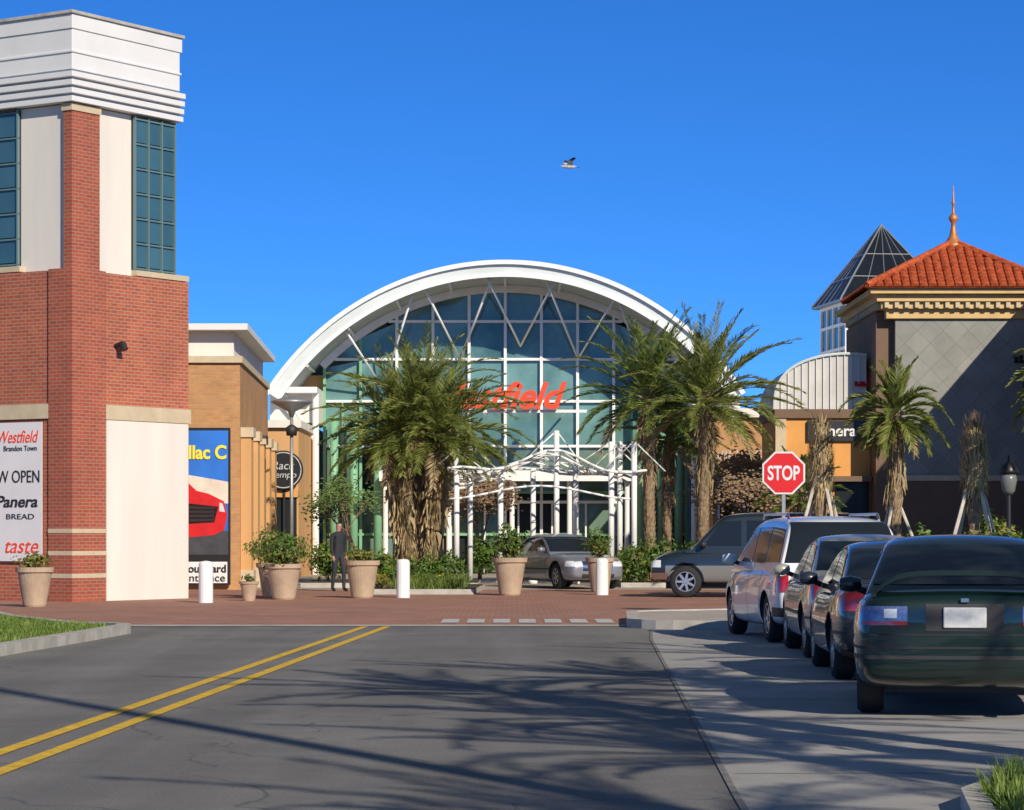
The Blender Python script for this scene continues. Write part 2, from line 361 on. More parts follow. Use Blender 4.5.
# ------------------------------------------------------------ storefront with car advert
S=empty('storefront_building')
b=MB(); b.prism([(-12,68.7),(-6.92,68.7),(-7.35,81.3),(-12,81.3)],0,5.8,M['tanbrick']); b.build('walls',S)
b=MB(); b.prism([(-12,68.9),(-7.1,68.9),(-7.5,81.3),(-12,81.3)],5.8,6.6,M['stucco']); b.prism([(-12,68.4),(-6.7,68.4),(-7.15,81.5),(-12,81.5)],6.6,6.76,M['grooved']); b.prism([(-12,68.6),(-6.85,68.6),(-7.3,81.4),(-12,81.4)],5.78,5.95,M['beige']); b.build('parapet',S)
b=MB()
for i in range(5):
    y=69+i*2.8; x=-6.93-(y-68.7)*.034; b.box(x-.2,x+.28,y,y+.55,0,4.1,M['tan']); b.box(x-.22,x+.34,y-.06,y+.61,0,.5,M['beige']); b.box(x-.22,x+.34,y-.06,y+.61,3.9,4.15,M['beige'])
b.build('columns',S)
b=MB(); 
for i in range(4):
    y=69.6+i*2.8; x=-6.9-(y-68.7)*.034; b.box(x-.1,x+.02,y+.1,y+2.0,.3,3.6,M['darkglass']); b.box(x-.1,x+.05,y-.05,y+2.25,3.62,3.85,M['tan'])
b.build('shop_windows',S)
A=empty('advertising_banner',(0,0,0))
b=MB(); b.box(-9.3,-7.15,68.5,68.6,.13,4.12,M['black']); b.build('frame',A)
b=MB(); b.face([(-9.25,68.49,3.0),(-7.2,68.49,3.0),(-7.2,68.49,4.05),(-9.25,68.49,4.05)],M['blue']); b.face([(-9.25,68.49,1.5),(-7.2,68.49,1.5),(-7.2,68.49,3.0),(-9.25,68.49,3.0)],M['blue'])
b.face([(-9.25,68.488,2.2),(-7.2,68.488,2.2),(-7.2,68.488,2.75),(-9.25,68.488,3.1)],mat('ad_horizon',(.7,.6,.5),.5,.2,2))
b.face([(-9.25,68.488,.9),(-7.2,68.488,.9),(-7.2,68.488,1.5),(-9.25,68.488,1.5)],mat('ad_road',(.05,.05,.06),.5,.3)); b.build('printed_panels',A)
b=MB()
car=[(-9.25,1.35),(-8.1,1.35),(-7.55,1.4),(-7.3,1.52),(-7.22,1.9),(-7.3,2.25),(-7.7,2.45),(-8.0,2.52),(-8.45,2.95),(-9.25,3.02)]
b.face([(x,68.484,z) for x,z in car],M['carred'])
b.face([(x,68.478,z) for x,z in [(-9.25,2.5),(-8.25,2.52),(-8.6,2.87),(-9.25,2.9)]],M['dark'])
b.face([(x,68.478,z) for x,z in [(-8.25,1.68),(-7.55,1.72),(-7.45,2.12),(-8.2,2.2)]],M['chrome'])
for k in range(4): b.face([(x,68.474,z) for x,z in [(-8.2,1.74+k*.11),(-7.56,1.76+k*.1),(-7.55,1.81+k*.1),(-8.2,1.80+k*.11)]],M['dark'])
b.face([(x,68.478,z) for x,z in [(-7.42,2.0),(-7.28,1.98),(-7.34,2.2),(-7.42,2.22)]],M['lampclear'])
b.face([(-8.75+.26*math.cos(t/16*6.283),68.478,1.56+.26*math.sin(t/16*6.283)) for t in range(16)],M['dark'])
b.build('printed_car',A)
text('headline','Cadillac C',(-8.12,68.48,3.5),1.75,.36,M['ylw'],A,bold=.03)
b=MB(); b.box(-8.6,-7.22,68.46,68.485,.18,.72,M['banner']); b.build('white_label',A)
text('street_name','Boulevard',(-7.8,68.455,.55),1.1,.2,M['black'],A,bold=.02); text('street_name_2','entrance',(-7.8,68.455,.3),1.05,.15,M['black'],A)
# ------------------------------------------------------------ mall entrance
E=empty('mall_entrance_building')
cx,cz,Ro=-.24,1.08,9.72
def arch(mb,ro,ri,y0,y1,a,m,msof=None,n=64):
    pr=[]
    for i in range(n+1):
        t=math.radians(-a+2*a*i/n); pr.append((math.sin(t),math.cos(t)))
    for (s0,c0),(s1,c1) in zip(pr,pr[1:]):
        q=lambda s,c,r,y:(cx+s*r,y,cz+c*r)
        mb.face([q(s0,c0,ro,y0),q(s1,c1,ro,y0),q(s1,c1,ro,y1),q(s0,c0,ro,y1)],m)
        mb.face([q(s0,c0,ri,y0),q(s0,c0,ri,y1),q(s1,c1,ri,y1),q(s1,c1,ri,y0)],msof or m)
        mb.face([q(s0,c0,ri,y0),q(s1,c1,ri,y0),q(s1,c1,ro,y0),q(s0,c0,ro,y0)],m)
        mb.face([q(s0,c0,ri,y1),q(s0,c0,ro,y1),q(s1,c1,ro,y1),q(s1,c1,ri,y1)],m)
    for s,c in (pr[0],pr[-1]):
        mb.face([(cx+s*ri,y0,cz+c*ri),(cx+s*ro,y0,cz+c*ro),(cx+s*ro,y1,cz+c*ro),(cx+s*ri,y1,cz+c*ri)],m)
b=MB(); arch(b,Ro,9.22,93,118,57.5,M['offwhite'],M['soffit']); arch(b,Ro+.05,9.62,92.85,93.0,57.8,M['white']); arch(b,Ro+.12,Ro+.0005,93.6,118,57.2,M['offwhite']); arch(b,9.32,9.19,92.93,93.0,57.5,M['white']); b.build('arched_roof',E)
b=MB(); arch(b,9.21,8.95,96.2,96.6,46,M['white'])
for k in (-48,-36,-24,-12,0,12,24,36,48):
    t=math.radians(k); b.cyl((cx+math.sin(t)*9.18,93.1,cz+math.cos(t)*9.18),(cx+math.sin(t)*9.18,96.4,cz+math.cos(t)*9.18),.05,.05,M['white'],6)
b.build('glass_arch_rim',E)
def zarc(x,r=9.0): 
    q=r*r-(x-cx)**2; return cz+math.sqrt(max(q,0))
zl=[.0,1.4,2.9,4.55,6.15,7.65,9.0,10.3]
xs=[cx+(-5+i)*1.29 for i in range(11)]
b=MB(); f=MB()
for i in range(10):
    for j in range(7):
        xa,xb=xs[i]+.05,xs[i+1]-.05; z0,z1=zl[j]+.05,zl[j+1]-.05
        ta,tb=min(z1,zarc(xa)-.05),min(z1,zarc(xb)-.05)
        if max(ta,tb)<z0+.05: continue
        ta=max(ta,z0+.01); tb=max(tb,z0+.01)
        e=R.uniform(-.012,.012); e2=R.uniform(-.012,.012)
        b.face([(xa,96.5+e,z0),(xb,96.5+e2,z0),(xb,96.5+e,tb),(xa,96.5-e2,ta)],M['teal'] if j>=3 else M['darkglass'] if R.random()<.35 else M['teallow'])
b.build('glass_wall',E)
for i,x in enumerate(xs):
    f.box(x-.05,x+.05,96.3,96.62,0,zarc(x)-.02,M['white'] if 1<i<9 else M['green'])
for z in zl[1:-1]:
    w=min(6.45,math.sqrt(max(0,8.95**2-(z-cz)**2))); f.box(cx-w,cx+w,96.33,96.6,z-.045,z+.045,M['white'] if z>4 else M['green'])
for i in range(10):
    if i in (0,1,8,9):
        xm=(xs[i]+xs[i+1])/2; f.box(xm-.035,xm+.035,96.35,96.6,0,6.1,M['green'])
f.build('mullions',E)
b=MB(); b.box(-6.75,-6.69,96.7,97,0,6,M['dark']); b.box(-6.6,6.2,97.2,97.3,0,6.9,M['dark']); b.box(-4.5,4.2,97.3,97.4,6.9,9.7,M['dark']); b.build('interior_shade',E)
b=MB()
for x in (-6.3,-5.6,-4.75,4.6,5.3,5.9): b.cyl((x,95.6,0),(x,95.6,5.6 if abs(x)>5 else 6.2),.15,.15,M['green'],10)
b.build('green_columns',E,True)
b=MB()
for xb,zb in ((-1.85,7.65),(2.35,7.65),(-4.6,6.6),(4.9,6.6),(0.3,8.1)):
    for dx in (-1.15,1.15):
        xt=xb+dx; zt=cz+math.sqrt(9.2**2-(xt-cx)**2)
        b.cyl((xb,96.1,zb),(xt,93.5,zt),.04,.04,M['white'],8)
b.build('roof_struts',E,True)
b=MB()
for sx in (-1,1):
    x0,x1=sorted((cx+sx*6.5,cx+sx*8.2)); b.box(x0,x1,94.2,99,5.3,6.3,M['stucco']); b.box(x0,x1,93.3,98,6.3,6.5,M['white'])
    b.box(x0+.02,x1-.02,96.8,99,6.5,7.1,M['tan'])
    b.cyl((cx+sx*6.6,94.0,0),(cx+sx*6.6,94.0,6.3),.12,.12,M['white'],10); b.cyl((cx+sx*6.6,94.0,4.6),(cx+sx*7.8,93.6,6.5),.06,.06,M['white'],8)
b.build('side_beams',E)
b=MB(); b.box(-4.6,4.2,93.6,96.2,3.35,3.55,M['white']); b.box(-4.6,4.2,93.5,93.6,3.25,3.62,M['white'])
for x in (-4.4,-2.2,0,2.0,4.0): b.cyl((x,93.9,0),(x,93.9,3.3),.09,.09,M['white'],10)
b.box(-4.2,2.6,93.5,93.7,5.62,5.72,M['white'])
for x in (-3.6,-1,1.8): b.box(x,x+.06,93.6,96.3,5.63,5.69,M['white'])
b.build('entrance_canopy',E)
b=MB()
for i in range(6):
    x=-3.4+i*1.2; b.box(x,x+.06,96.1,96.28,0,2.5,M['white']); b.box(x,x+1.2,96.1,96.27,2.5,2.6,M['white'])
b.build('doors',E)
text('entrance_lettering','Westfield',(-.50,93.3,6.2),4.8,.95,M['red'],E,0,.35,.09,bold=.03)
# wings
Wg=empty('mall_wing_building')
b=MB(); b.box(-14,-7.0,88.5,110,0,4.9,M['tan']); b.box(-14,-6.9,88.3,110,4.9,5.15,M['stucco']); b.build('walls',Wg)
b=MB(); b.box(-7.9,-7.05,88.3,88.5,.3,2.6,M['darkglass']); b.box(-8.1,-7.0,88.2,88.5,2.62,2.85,M['orange']); b.build('shopfront',Wg)
RS=empty('round_shop_sign',(-7.45,88.05,0))
b=MB(); b.lathe([(.01,-.06),(.62,-.06),(.64,-.03),(.64,.06),(.01,.06)],(0,0,3.5),M['black'],36,'y',False); b.build('disc',RS)
b=MB(); b.lathe([(.56,-.068),(.59,-.068)],(0,0,3.5),M['whitepaint'],36,'y',False); b.build('ring',RS)
b=MB(); b.cyl((0,.15,0),(0,.15,3.5),.05,.05,M['black'],10); b.build('post',RS)
text('sign_letters','Rack',(0,-.075,3.65),.72,.26,M['whitepaint'],RS,shear=.2); text('sign_letters_2','Tempo',(0,-.075,3.32),.85,.26,M['whitepaint'],RS,shear=.2)
Wr=empty('mall_wing_building')
b=MB(); b.box(6.7,14,90,112,0,5.3,M['tanbrick']); b.box(6.6,14,89.8,112,5.3,5.6,M['stucco']); b.box(6.68,14,89.9,90,3.1,3.5,M['beige']); b.build('walls',Wr)
b=MB(); b.box(6.9,9.4,89.85,90,0.2,2.9,M['darkglass']); b.box(6.75,9.6,89.3,90,2.9,3.08,M['brown'])
for x in (6.85,7.7,8.55,9.38): b.box(x,x+.06,89.8,89.95,.2,2.9,M['white'])
b.build('shopfront',Wr)
text('shop_letters','VILLAGE',(7.7,89.82,4.0),1.9,.4,M['whitepaint'],Wr)
# cafe building with barrel canopy
K=empty('cafe_building')
kf=76.4
b=MB(); b.box(7.5,10.14,kf,81,0,4.7,M['orange']); b.box(7.42,10.13,kf-.12,81.1,4.7,4.95,M['brown']); b.box(7.46,10.12,kf-.06,kf,.0,.7,M['brown']); b.box(7.45,7.75,kf-.07,kf,.7,4.7,M['beige']); b.build('walls',K)
b=MB(); b.box(7.95,8.9,kf-.05,kf,.7,2.9,M['darkglass']); b.box(9.15,10.1,kf-.05,kf,.7,2.9,M['darkglass']); b.box(7.85,10.12,kf-.5,kf,2.9,3.05,M['brown'])
b.box(8.35,10.1,kf-.12,kf-.005,4.05,4.62,M['black']); b.build('windows_and_sign_box',K)
text('sign_letters','Panera',(9.12,kf-.14,4.34),1.2,.32,M['banner'],K,bold=.02)
b=MB(); n=36; xc,zr,rr,rh=9.5,4.95,2.08,1.58
pr=[(xc-rr*math.cos(math.pi*i/n),zr+rh*math.sin(math.pi*i/n)**.7) for i in range(n+1)]; pr=[p for p in pr if p[0]<10.13]
for (x0,z0),(x1,z1) in zip(pr,pr[1:]):
    b.face([(x0,kf+.1,z0),(x1,kf+.1,z1),(x1,81,z1),(x0,81,z0)],M['metalroof'])
    b.face([(x0,kf+.12,zr),(x1,kf+.12,zr),(x1,kf+.12,z1),(x0,kf+.12,z0)],M['metalroof'])
    b.cyl((x0,kf+.06,z0),(x1,kf+.06,z1),.04,.04,M['offwhite'],6)
for i in range(1,14):
    x=xc-rr+i*.2; 
    if x>10.1: break
    t=math.acos((xc-x)/rr); z=zr+rh*math.sin(t)**.7; b.box(x-.012,x+.012,kf+.07,kf+.12,zr,z,M['offwhite'])
b.build('barrel_roof',K)
b=MB(); b.face([(9.7,kf,5.6),(10.13,kf,5.6),(10.13,kf+.6,6.35),(9.7,kf+.6,6.35)],M['carred'])
b.build('red_awning',K)
# glass pyramid tower
G=empty('glass_pyramid_tower',(13.95,102,0),math.radians(8))
b=MB(); b.box(-1.85,1.85,-1.75,1.75,0,7.4,M['stucco']); b.box(-1.82,1.82,-1.72,1.72,7.4,10.0,M['teal2']); b.build('body',G)
b=MB()
for i in range(5):
    x=-1.8+i*.9; b.box(x-.05,x+.05,-1.8,-1.7,7.4,10,M['white']); b.box(-1.89,-1.79,x-.05,x+.05,7.4,10,M['white'])
for z in (7.4,8.3,9.2,9.95): b.box(-1.91,1.91,-1.82,1.82,z-.04,z+.07,M['white'])
b.build('frames',G)
ap=(0,0,13.1); e=2.15; co=[(-e,-e,10.1),(e,-e,10.1),(e,e,10.1),(-e,e,10.1)]
b=MB()
for i in range(4): b.face([co[i],co[(i+1)%4],ap],M['slate'])
b.box(-e,e,-e,e,10.02,10.1,M['steel']); b.build('pyramid_roof',G)
b=MB()
for i in range(4):
    A0,B0=Vector(co[i]),Vector(co[(i+1)%4]); P=Vector(ap); b.cyl(A0,P,.04,.03,M['steel'],6)
    for k in range(1,5): b.cyl(A0.lerp(B0,k/5),P,.018,.012,M['steel'],5)
    for k in (.3,.6): b.cyl(A0.lerp(P,k),B0.lerp(P,k),.018,.018,M['steel'],5)
b.build('roof_ribs',G)
# tile roofed building
Q=empty('tile_roof_building')
b=MB(); b.box(10.65,17.5,75,82,0,7.65,M['tile']); b.build('walls',Q)
b=MB(); b.box(10.15,10.65,75.3,82,0,7.6,M['brown']); b.build('side_bay',Q)
b=MB(); 
for i,(o,z0,z1) in enumerate(((.12,7.4,7.66),(.28,7.66,7.85),(.42,7.85,8.05),(.62,8.05,8.2))): b.box(10.5-o,17.6,75-o,82+o,z0,z1,M['cornice'])
for i in range(26): x=10.3+i*.28; b.box(x,x+.12,74.62,74.72,7.68,7.84,M['beige'])
for i in range(20): y=75+i*.35; b.box(10.1,10.22,y,y+.14,7.66,7.84,M['beige'])
b.build('cornice',Q,bevel=.008)
b=MB(); xl,xr,yf,yb=9.75,15.1,74.25,79.6; A=Vector(((xl+xr)/2+.15,(yf+yb)/2,9.7)); z0=8.2
cs=[Vector((xl,yf,z0)),Vector((xr,yf,z0)),Vector((xr,yb,z0)),Vector((xl,yb,z0))]
for k in range(4):
    a,c=cs[k],cs[(k+1)%4]; nrm=(c-a).cross(A-a).normalized(); nt_=22; rows=13; L_=(c-a)
    b.face([a,c,A],M['rooftile'])
    for t in range(nt_):
        uc=(t+.5)/nt_; vm=2*min(uc,1-uc)
        nr=max(1,int(vm*rows)); up=(A-(a+c)/2)
        for r in range(nr):
            v0,v1=r/rows,min(vm,(r+1.12)/rows); hw=.5/nt_*.98; P=[]
            for q in range(6):
                an=math.pi*q/5; off=-math.cos(an)*hw; hh=math.sin(an)*.085
                P.append((a+L_*(uc+off)+up*v0+nrm*(hh+.035),a+L_*(uc+off)+up*v1+nrm*hh))
            for (p0,p1),(q0,q1) in zip(P,P[1:]): b.face([p0,q0,q1,p1],M['rooftile'])
            b.face([p[0] for p in P],M['rooftile'])
    b.cyl(a+Vector((0,0,.06)),A+Vector((0,0,.05)),.1,.1,M['rooftile'],8)
b.build('tile_roof',Q)
b=MB(); b.lathe([(.35,-.1),(.25,.05),(.12,.25),(.07,.5),(.06,.62),(.12,.7),(.14,.78),(.08,.87),(.04,.92),(.035,1.15),(.06,1.2),(.03,1.27),(.015,1.6),(.002,1.75)],(A.x,A.y,A.z-.05),M['copper'],14); b.build('finial',Q,True)
b=MB(); b.box(10.68,17.45,74.93,75,0,2.9,M['brown']); b.box(10.66,17.47,74.9,75,2.9,3.05,M['beige']); b.build('dado_wall',Q)
N=empty('side_building')
b=MB(); b.box(14.75,24,61,74.99,0,8.0,M['tan']); b.box(14.6,24,60.9,74.98,8.0,8.3,M['stucco']); b.build('walls',N)
b=MB(); 
for i in range(10): y=68+i*.65; b.box(13.75,14.8,y,y+.12,6.1-.0,6.25,M['black'])
for i in range(4): b.box(13.75+i*.3,13.83+i*.3,68,74.2,6.25,6.35,M['black'])
b.box(14.0,14.75,70,74,5.0,6.0,M['black'])
b.build('sunshade',N)
# ------------------------------------------------------------ white pergola
PG=empty('white_pergola')
b=MB()
cols=[(-1.52,74,3.75),(-1.18,76,3.95),(-.32,75.5,3.3),(.6,77,3.3),(1.24,75.2,4.3),(1.8,76.5,3.4),(2.72,74,3.95),(3.0,75.2,4.0),(3.32,73.4,3.95)]
for x,y,z in cols: b.cyl((x,y,0),(x,y,z),.08,.08,M['white'],12); b.cyl((x,y,0),(x,y,.12),.13,.13,M['white'],12)
b.build('columns',PG,True)
YS=[73.2,74.6,76.0,77.4,78.8]
def pz(x,y): return 3.05+.45*math.exp(-((x-1.0)/1.5)**2)+.14*math.sin(x*2.2+y*.5)-.04*(y-75)-.10*max(0,abs(x-.9)-2.0)
b=MB(); X=[-1.75+i*.385 for i in range(15)]
for y in YS: b.pipe([(x,y,pz(x,y)) for x in X],.036,M['white'],6)
for i,x in enumerate(X):
    if i%2==0: b.pipe([(x,y,pz(x,y)) for y in YS],.028,M['white'],6)
for i in range(0,14,2):
    for j in range(4):
        b.cyl((X[i],YS[j],pz(X[i],YS[j])),(X[i+2],YS[j+1],pz(X[i+2],YS[j+1])),.016,.016,M['white'],5)
for x,y,z in cols:
    for dx in (-.85,.85): b.cyl((x,y,z),(x+dx,y,pz(x+dx,y)),.018,.018,M['white'],6)
b.pipe([(-1.7+i*.35,73.2,2.55+.18*math.cos((i-7)*.42)) for i in range(15)],.03,M['white'],6)
b.build('lattice',PG,True)
# ------------------------------------------------------------ foliage
def leaves(mb,c,r,n,size,m,shell=.45):
    for _ in range(n):
        while True:
            d=Vector((R.gauss(0,1),R.gauss(0,1),R.gauss(0,1)))
            if d.length>.01: break
        d.normalize(); k=shell+(1-shell)*R.random(); lump=1+.22*math.sin(d.x*5+c[0]*3)*math.cos(d.z*4+c[1])+.15*math.sin(d.y*9)
        p=Vector((c[0]+d.x*r[0]*k*lump,c[1]+d.y*r[1]*k*lump,c[2]+d.z*r[2]*k*lump))
        if p.z<.05: continue
        n_=(d+Vector((R.gauss(0,.6),R.gauss(0,.6),R.gauss(0,.6)))).normalized(); a=n_.orthogonal().normalized(); a.rotate(Matrix.Rotation(R.uniform(0,6.28),3,n_)); q=n_.cross(a); s=size*R.uniform(.6,1.4)
        mb.face([p-a*s,p-q*s*.4,p+a*s,p+q*s*.4],m)
def bush(name,c,r,n=500,size=.07,m='bush',m2=None,stems=True):
    b=MB(); leaves(b,c,r,n,size,M[m]); leaves(b,c,tuple(x*.7 for x in r),n//3,size,M[m],.1)
    if m2: leaves(b,(c[0],c[1],c[2]+r[2]*.3),(r[0]*.9,r[1]*.9,r[2]*.9),n//4,size,M[m2])
    for i in range(7): a=R.uniform(0,6.28); b.cyl((c[0]+.05*math.cos(a),c[1]+.05*math.sin(a),max(.02,c[2]-r[2])),(c[0]+r[0]*.6*math.cos(a),c[1]+r[1]*.6*math.sin(a),c[2]+r[2]*.3),.02,.008,M['bark'],5)
    return b.build(name)
def palm(name,base,trunks,fl,nf,m='palm',shag=1.0,wind=.0,seed=1,leafl=.55,emin=-25,tr=.17,spread=.12,curv=(.7,1.35)):
    rr=random.Random(seed); e=empty(name,base)
    tb=MB(); sb=MB(); lb=MB(); kb=MB()
    for (dx,dy,h,lx,ly,sc) in trunks:
        p0=Vector((dx,dy,0)); p1=Vector((dx+lx,dy+ly,h)); n=int(h*7)
        for i in range(n):
            a,b2=p0.lerp(p1,i/n),p0.lerp(p1,(i+1)/n); r=tr*(1.15-.3*i/n)
            tb.cyl(a,b2+Vector((0,0,.02)),r*.9,r*1.12,M['trunk'],9,True)
            for k in range(7):
                t=k*.9+i*.5+rr.random()*.3; d=Vector((math.cos(t),math.sin(t),0)); q=Vector((-d.y,d.x,0))
                tb.face([a+d*r*.9-q*.045,a+d*r*.9+q*.045,b2+d*(r*1.25)+q*.02+Vector((0,0,.05)),b2+d*(r*1.25)-q*.02+Vector((0,0,.05))],M['trunk'])
        for i in range(int(380*shag*h/4)):
            z=rr.uniform(.06 if shag>1 else .5,1.0)**(.8); c=p0.lerp(p1,z); t=rr.uniform(0,6.28); d=Vector((math.cos(t),math.sin(t),0)); ro=tr*1.1+rr.uniform(0,1)**2*spread*(.5+z)
            L=rr.uniform(.2,.6); q=Vector((-d.y,d.x,0))*.010; s=c+d*tr; e1=c+d*ro+Vector((rr.gauss(0,.04),rr.gauss(0,.04),-L))
            sb.face([s-q,s+q,c+d*ro*1.0+q+Vector((0,0,-L*.3)),e1],M['shag'])
        for i in range(nf):
            t=i*2.39996+rr.uniform(-.2,.2); k=i/nf; el=math.radians(84-(84-emin)*k**.85+rr.uniform(-7,7)); L=fl*sc*rr.uniform(.82,1.1)*(.75+.25*math.sin(k*3.1+.3))
            p=p1.copy()+Vector((0,0,.1-.25*k)); hd=Vector((math.cos(t)+wind,math.sin(t),0)); hd.normalize()
            ns=20; pts=[p.copy()]; dirs=[]; ang=el; cur=rr.uniform(*curv)
            for s in range(ns):
                d=hd*math.cos(ang)+Vector((0,0,math.sin(ang))); d.x+=wind*.3*s/ns; d.normalize(); dirs.append(d)
                p=p+d*L/ns; pts.append(p.copy()); ang-=cur/ns*(.5+1.2*s/ns)*max(.25,math.cos(ang))
            dead = (k>.94 and shag>0)
            for s in range(ns):
                kb.cyl(pts[s],pts[s+1],.018*(1-s/ns)+.004,.018*(1-(s+1)/ns)+.004,M['shag'] if (dead or s<3) else M[m],4,False)
            for s in range(int(ns*.14),ns):
                for sub in range(3):
                    f=(s+sub/3)/ns; q=pts[s].lerp(pts[s+1],sub/3); d=dirs[s]; side=d.cross(Vector((0,0,1)))
                    if side.length<.05: side=Vector((-hd.y,hd.x,0))
                    side.normalize(); up=side.cross(d).normalized()
                    ll=leafl*fl/3*math.sin(min(1,f*1.15+.1)*math.pi*.93)**.6*rr.uniform(.8,1.15)
                    for sg in (-1,1):
                        v=(side*sg*.62+d*.85+up*rr.uniform(.0,.4)); v.normalize(); e1=q+v*ll+Vector((0,0,-.08*ll))
                        m1=q+v*ll*.45; wv=up.cross(v).normalized()*.016 if rr.random()<.6 else up*.016
                        lb.face([q,m1+wv,e1,m1-wv],M['shag'] if dead else M[m])
    tb.build('trunk',e); kb.build('frond_stems',e); lb.build('fronds',e)
    if sb.f: sb.build('hanging_thatch',e)
    return e
palm('date_palm',(-2.65,75,0),[(-.22,0,4.1,-.35,0,.95),(.05,.15,4.65,.0,.1,1.0),(.28,-.1,4.1,.42,-.1,.95)],3.05,50,'palm',3.2,.08,3,.52,-18,.15,.22,(.9,1.5))
palm('date_palm',(3.85,75,0),[(0,0,5.2,-.1,0,1)],2.9,48,'palm2',.4,.10,5,.50,-22,.15)
palm('date_palm',(5.2,74,0),[(0,0,5.0,.1,0,1)],3.1,54,'palm',.4,.32,8,.52,-18,.15)
palm('date_palm',(4.4,77.5,0),[(0,0,4.2,.1,0,.8)],2.6,32,'palm2',.3,.12,11,.45,-20,.13)
palm('young_palm',(8.2,58,0.1),[(0,0,3.9,.05,0,1)],1.35,32,'palm',.5,.0,15,.8,-35,.13,.08,(1.0,2.0))
palm('young_palm',(10.6,52,0.1),[(0,0,4.2,.0,0,1)],1.3,30,'palm',.5,.0,16,.8,-30,.13,.08,(1,2))
palm('young_palm',(7.3,68,0.1),[(0,0,2.3,.0,0,1)],1.5,26,'palm2',.2,.0,19,.7,-25,.12,.08)
# palms beside the street (their shadows fall across the road)
for i,(x,y,h) in enumerate(((5.4,12.4,5.0),(6.6,8.0,5.6),(5.9,3.5,5.4),(7.3,15.6,5.0),(8.5,22.5,5.0),(5.3,14.0,6.2),(6.5,17.5,5.5))):
    palm('date_palm',(x,y,0),[(0,0,h,.1,0,1)],2.9,20,'palm',.3,.1,30+i,.5,-12,.16)
def tied(name,x,y,h):
    e=empty(name,(x,y,.1)); b=MB(); n=22
    for i in range(n):
        z0,z1=h*.8*i/n,h*.8*(i+1)/n; r=.14+.03*math.sin(i*1.1); b.cyl((0,0,z0),(0,0,z1+.02),r*.85,r*1.1,M['trunk'],9)
    b.build('trunk',e); b=MB()
    for i in range(1000):
        t=R.uniform(0,6.28); z=R.uniform(h*.5,h*.93); u=(z/h-.5)/.43; rad=.14+.12*math.sin(math.pi*min(1,max(0,u))**.8); d=Vector((math.cos(t),math.sin(t),0)); q=Vector((-d.y,d.x,0))*.018
        up=R.choice((1,-1,1)); p=d*rad+Vector((0,0,z)); b.face([p-q,p+q,p+d*R.uniform(.02,.12)+Vector((0,0,up*R.uniform(.1,.3)))],M['shag'])
    for i in range(70):
        t=R.uniform(0,6.28); d=Vector((math.cos(t),math.sin(t),0)); q=Vector((-d.y,d.x,0))*.02; p=Vector((0,0,h*.85)); b.face([p+d*.1-q,p+d*.1+q,p+d*R.uniform(.0,.14)+Vector((0,0,h*.15*R.uniform(.6,1.1)))],M['twig'])
    b.build('tied_fronds',e); b=MB()
    for k in range(4):
        t=k*math.pi/2+.5; b.cyl((math.cos(t)*.15,math.sin(t)*.15,h*.62),(math.cos(t)*.95,math.sin(t)*.95,.0),.04,.04,M['wood'],6)
    b.cyl((0,0,h*.59),(0,0,h*.64),.2,.2,M['wood'],10); b.build('wooden_braces',e)
tied('newly_planted_palm',6.75,59,4.05); tied('newly_planted_palm',9.25,54,3.8)
b=MB()
for k in range(3):
    t=k*2.1; b.cyl((8.2+math.cos(t)*.15,58+math.sin(t)*.15,2.0),(8.2+math.cos(t)*.9,58+math.sin(t)*.9,.1),.035,.035,M['wood'],6)
b.build('palm_brace')
for i,(x,y,z,r) in enumerate(((6.5,61,.6,.7),(7.6,62,.7,.8),(9.0,60,.75,.8),(10.4,59,.8,.85),(11.6,58,.8,.9),(12.8,58,.75,.9),(8.3,63,.9,.8),(9.3,52,.85,.65),(10.2,51,.95,.7),(7.9,53,.7,.55),(8.6,55,.9,.6),(9.9,56,1.0,.7))):
    bush('shrub',(x,y,z),(r,r*.8,r*1.05),1300,.075,'bush','bushy' if i%2 else None)
for i,(x,y,z,r) in enumerate(((-3.4,72.6,.45,.5),(-2.4,72.2,.4,.55),(-1.7,72.8,.5,.5),(3.2,72.5,.6,.55),(3.9,73,.7,.75),(4.9,72.6,.6,.7),(-5.0,74,.7,.6),(-.8,77.5,.8,.6),(6.0,73,.6,.7),(2.4,79.5,.7,.6))):
    bush('shrub',(x,y,z),(r,r*.7,r*.9),900,.07,'bush','bushy' if i%3==0 else None)
b=MB()
for poly in ([(-3.7,63.5),(-.9,63.5),(-.7,70),(-3.7,70)],[(-5.6,71.5),(-.9,71.5),(-.9,77),(-5.6,77)],[(2.9,71.8),(7,71.8),(7,79),(2.9,79)]):
    b.prism(poly,0.0,.13,M['kerb'],M['soil'])
b.build('planting_bed')
grass('ornamental_grass',[(-2.9,64),(-1.2,64),(-1.1,68),(-2.7,68)],2200,.13,.26)
bush('flowers',(-3.2,65,.3),(.45,.6,.22),300,.05,'bushy'); bush('flowers',(-1.9,65,.3),(.9,.6,.18),400,.05,'bush','bushy')
def baretree(name,x,y,h,dens=.5,leaf='twig'):
    b=MB(); rr=random.Random(int(x*10+y))
    def br(p,d,L,r,k):
        q=p+d*L; b.cyl(p,q,r,r*.65,M['bark'],6,False)
        if k==0:
            for _ in range(int(14*dens)):
                v=Vector((rr.gauss(0,1),rr.gauss(0,1),rr.gauss(0,1)))*.2; s=.05; c=q+v; b.face([c+Vector((-s,0,0)),c+Vector((0,0,-s*.5)),c+Vector((s,.02,0)),c+Vector((0,0,s*.6))],M[leaf])
            return
        for _ in range(3): br(q,(d+Vector((rr.gauss(0,.42),rr.gauss(0,.42),rr.gauss(0.05,.25)))).normalized(),L*.72,r*.6,k-1)
    br(Vector((x,y,0)),Vector((0,0,1)),h*.3,.07,5); return b.build(name)
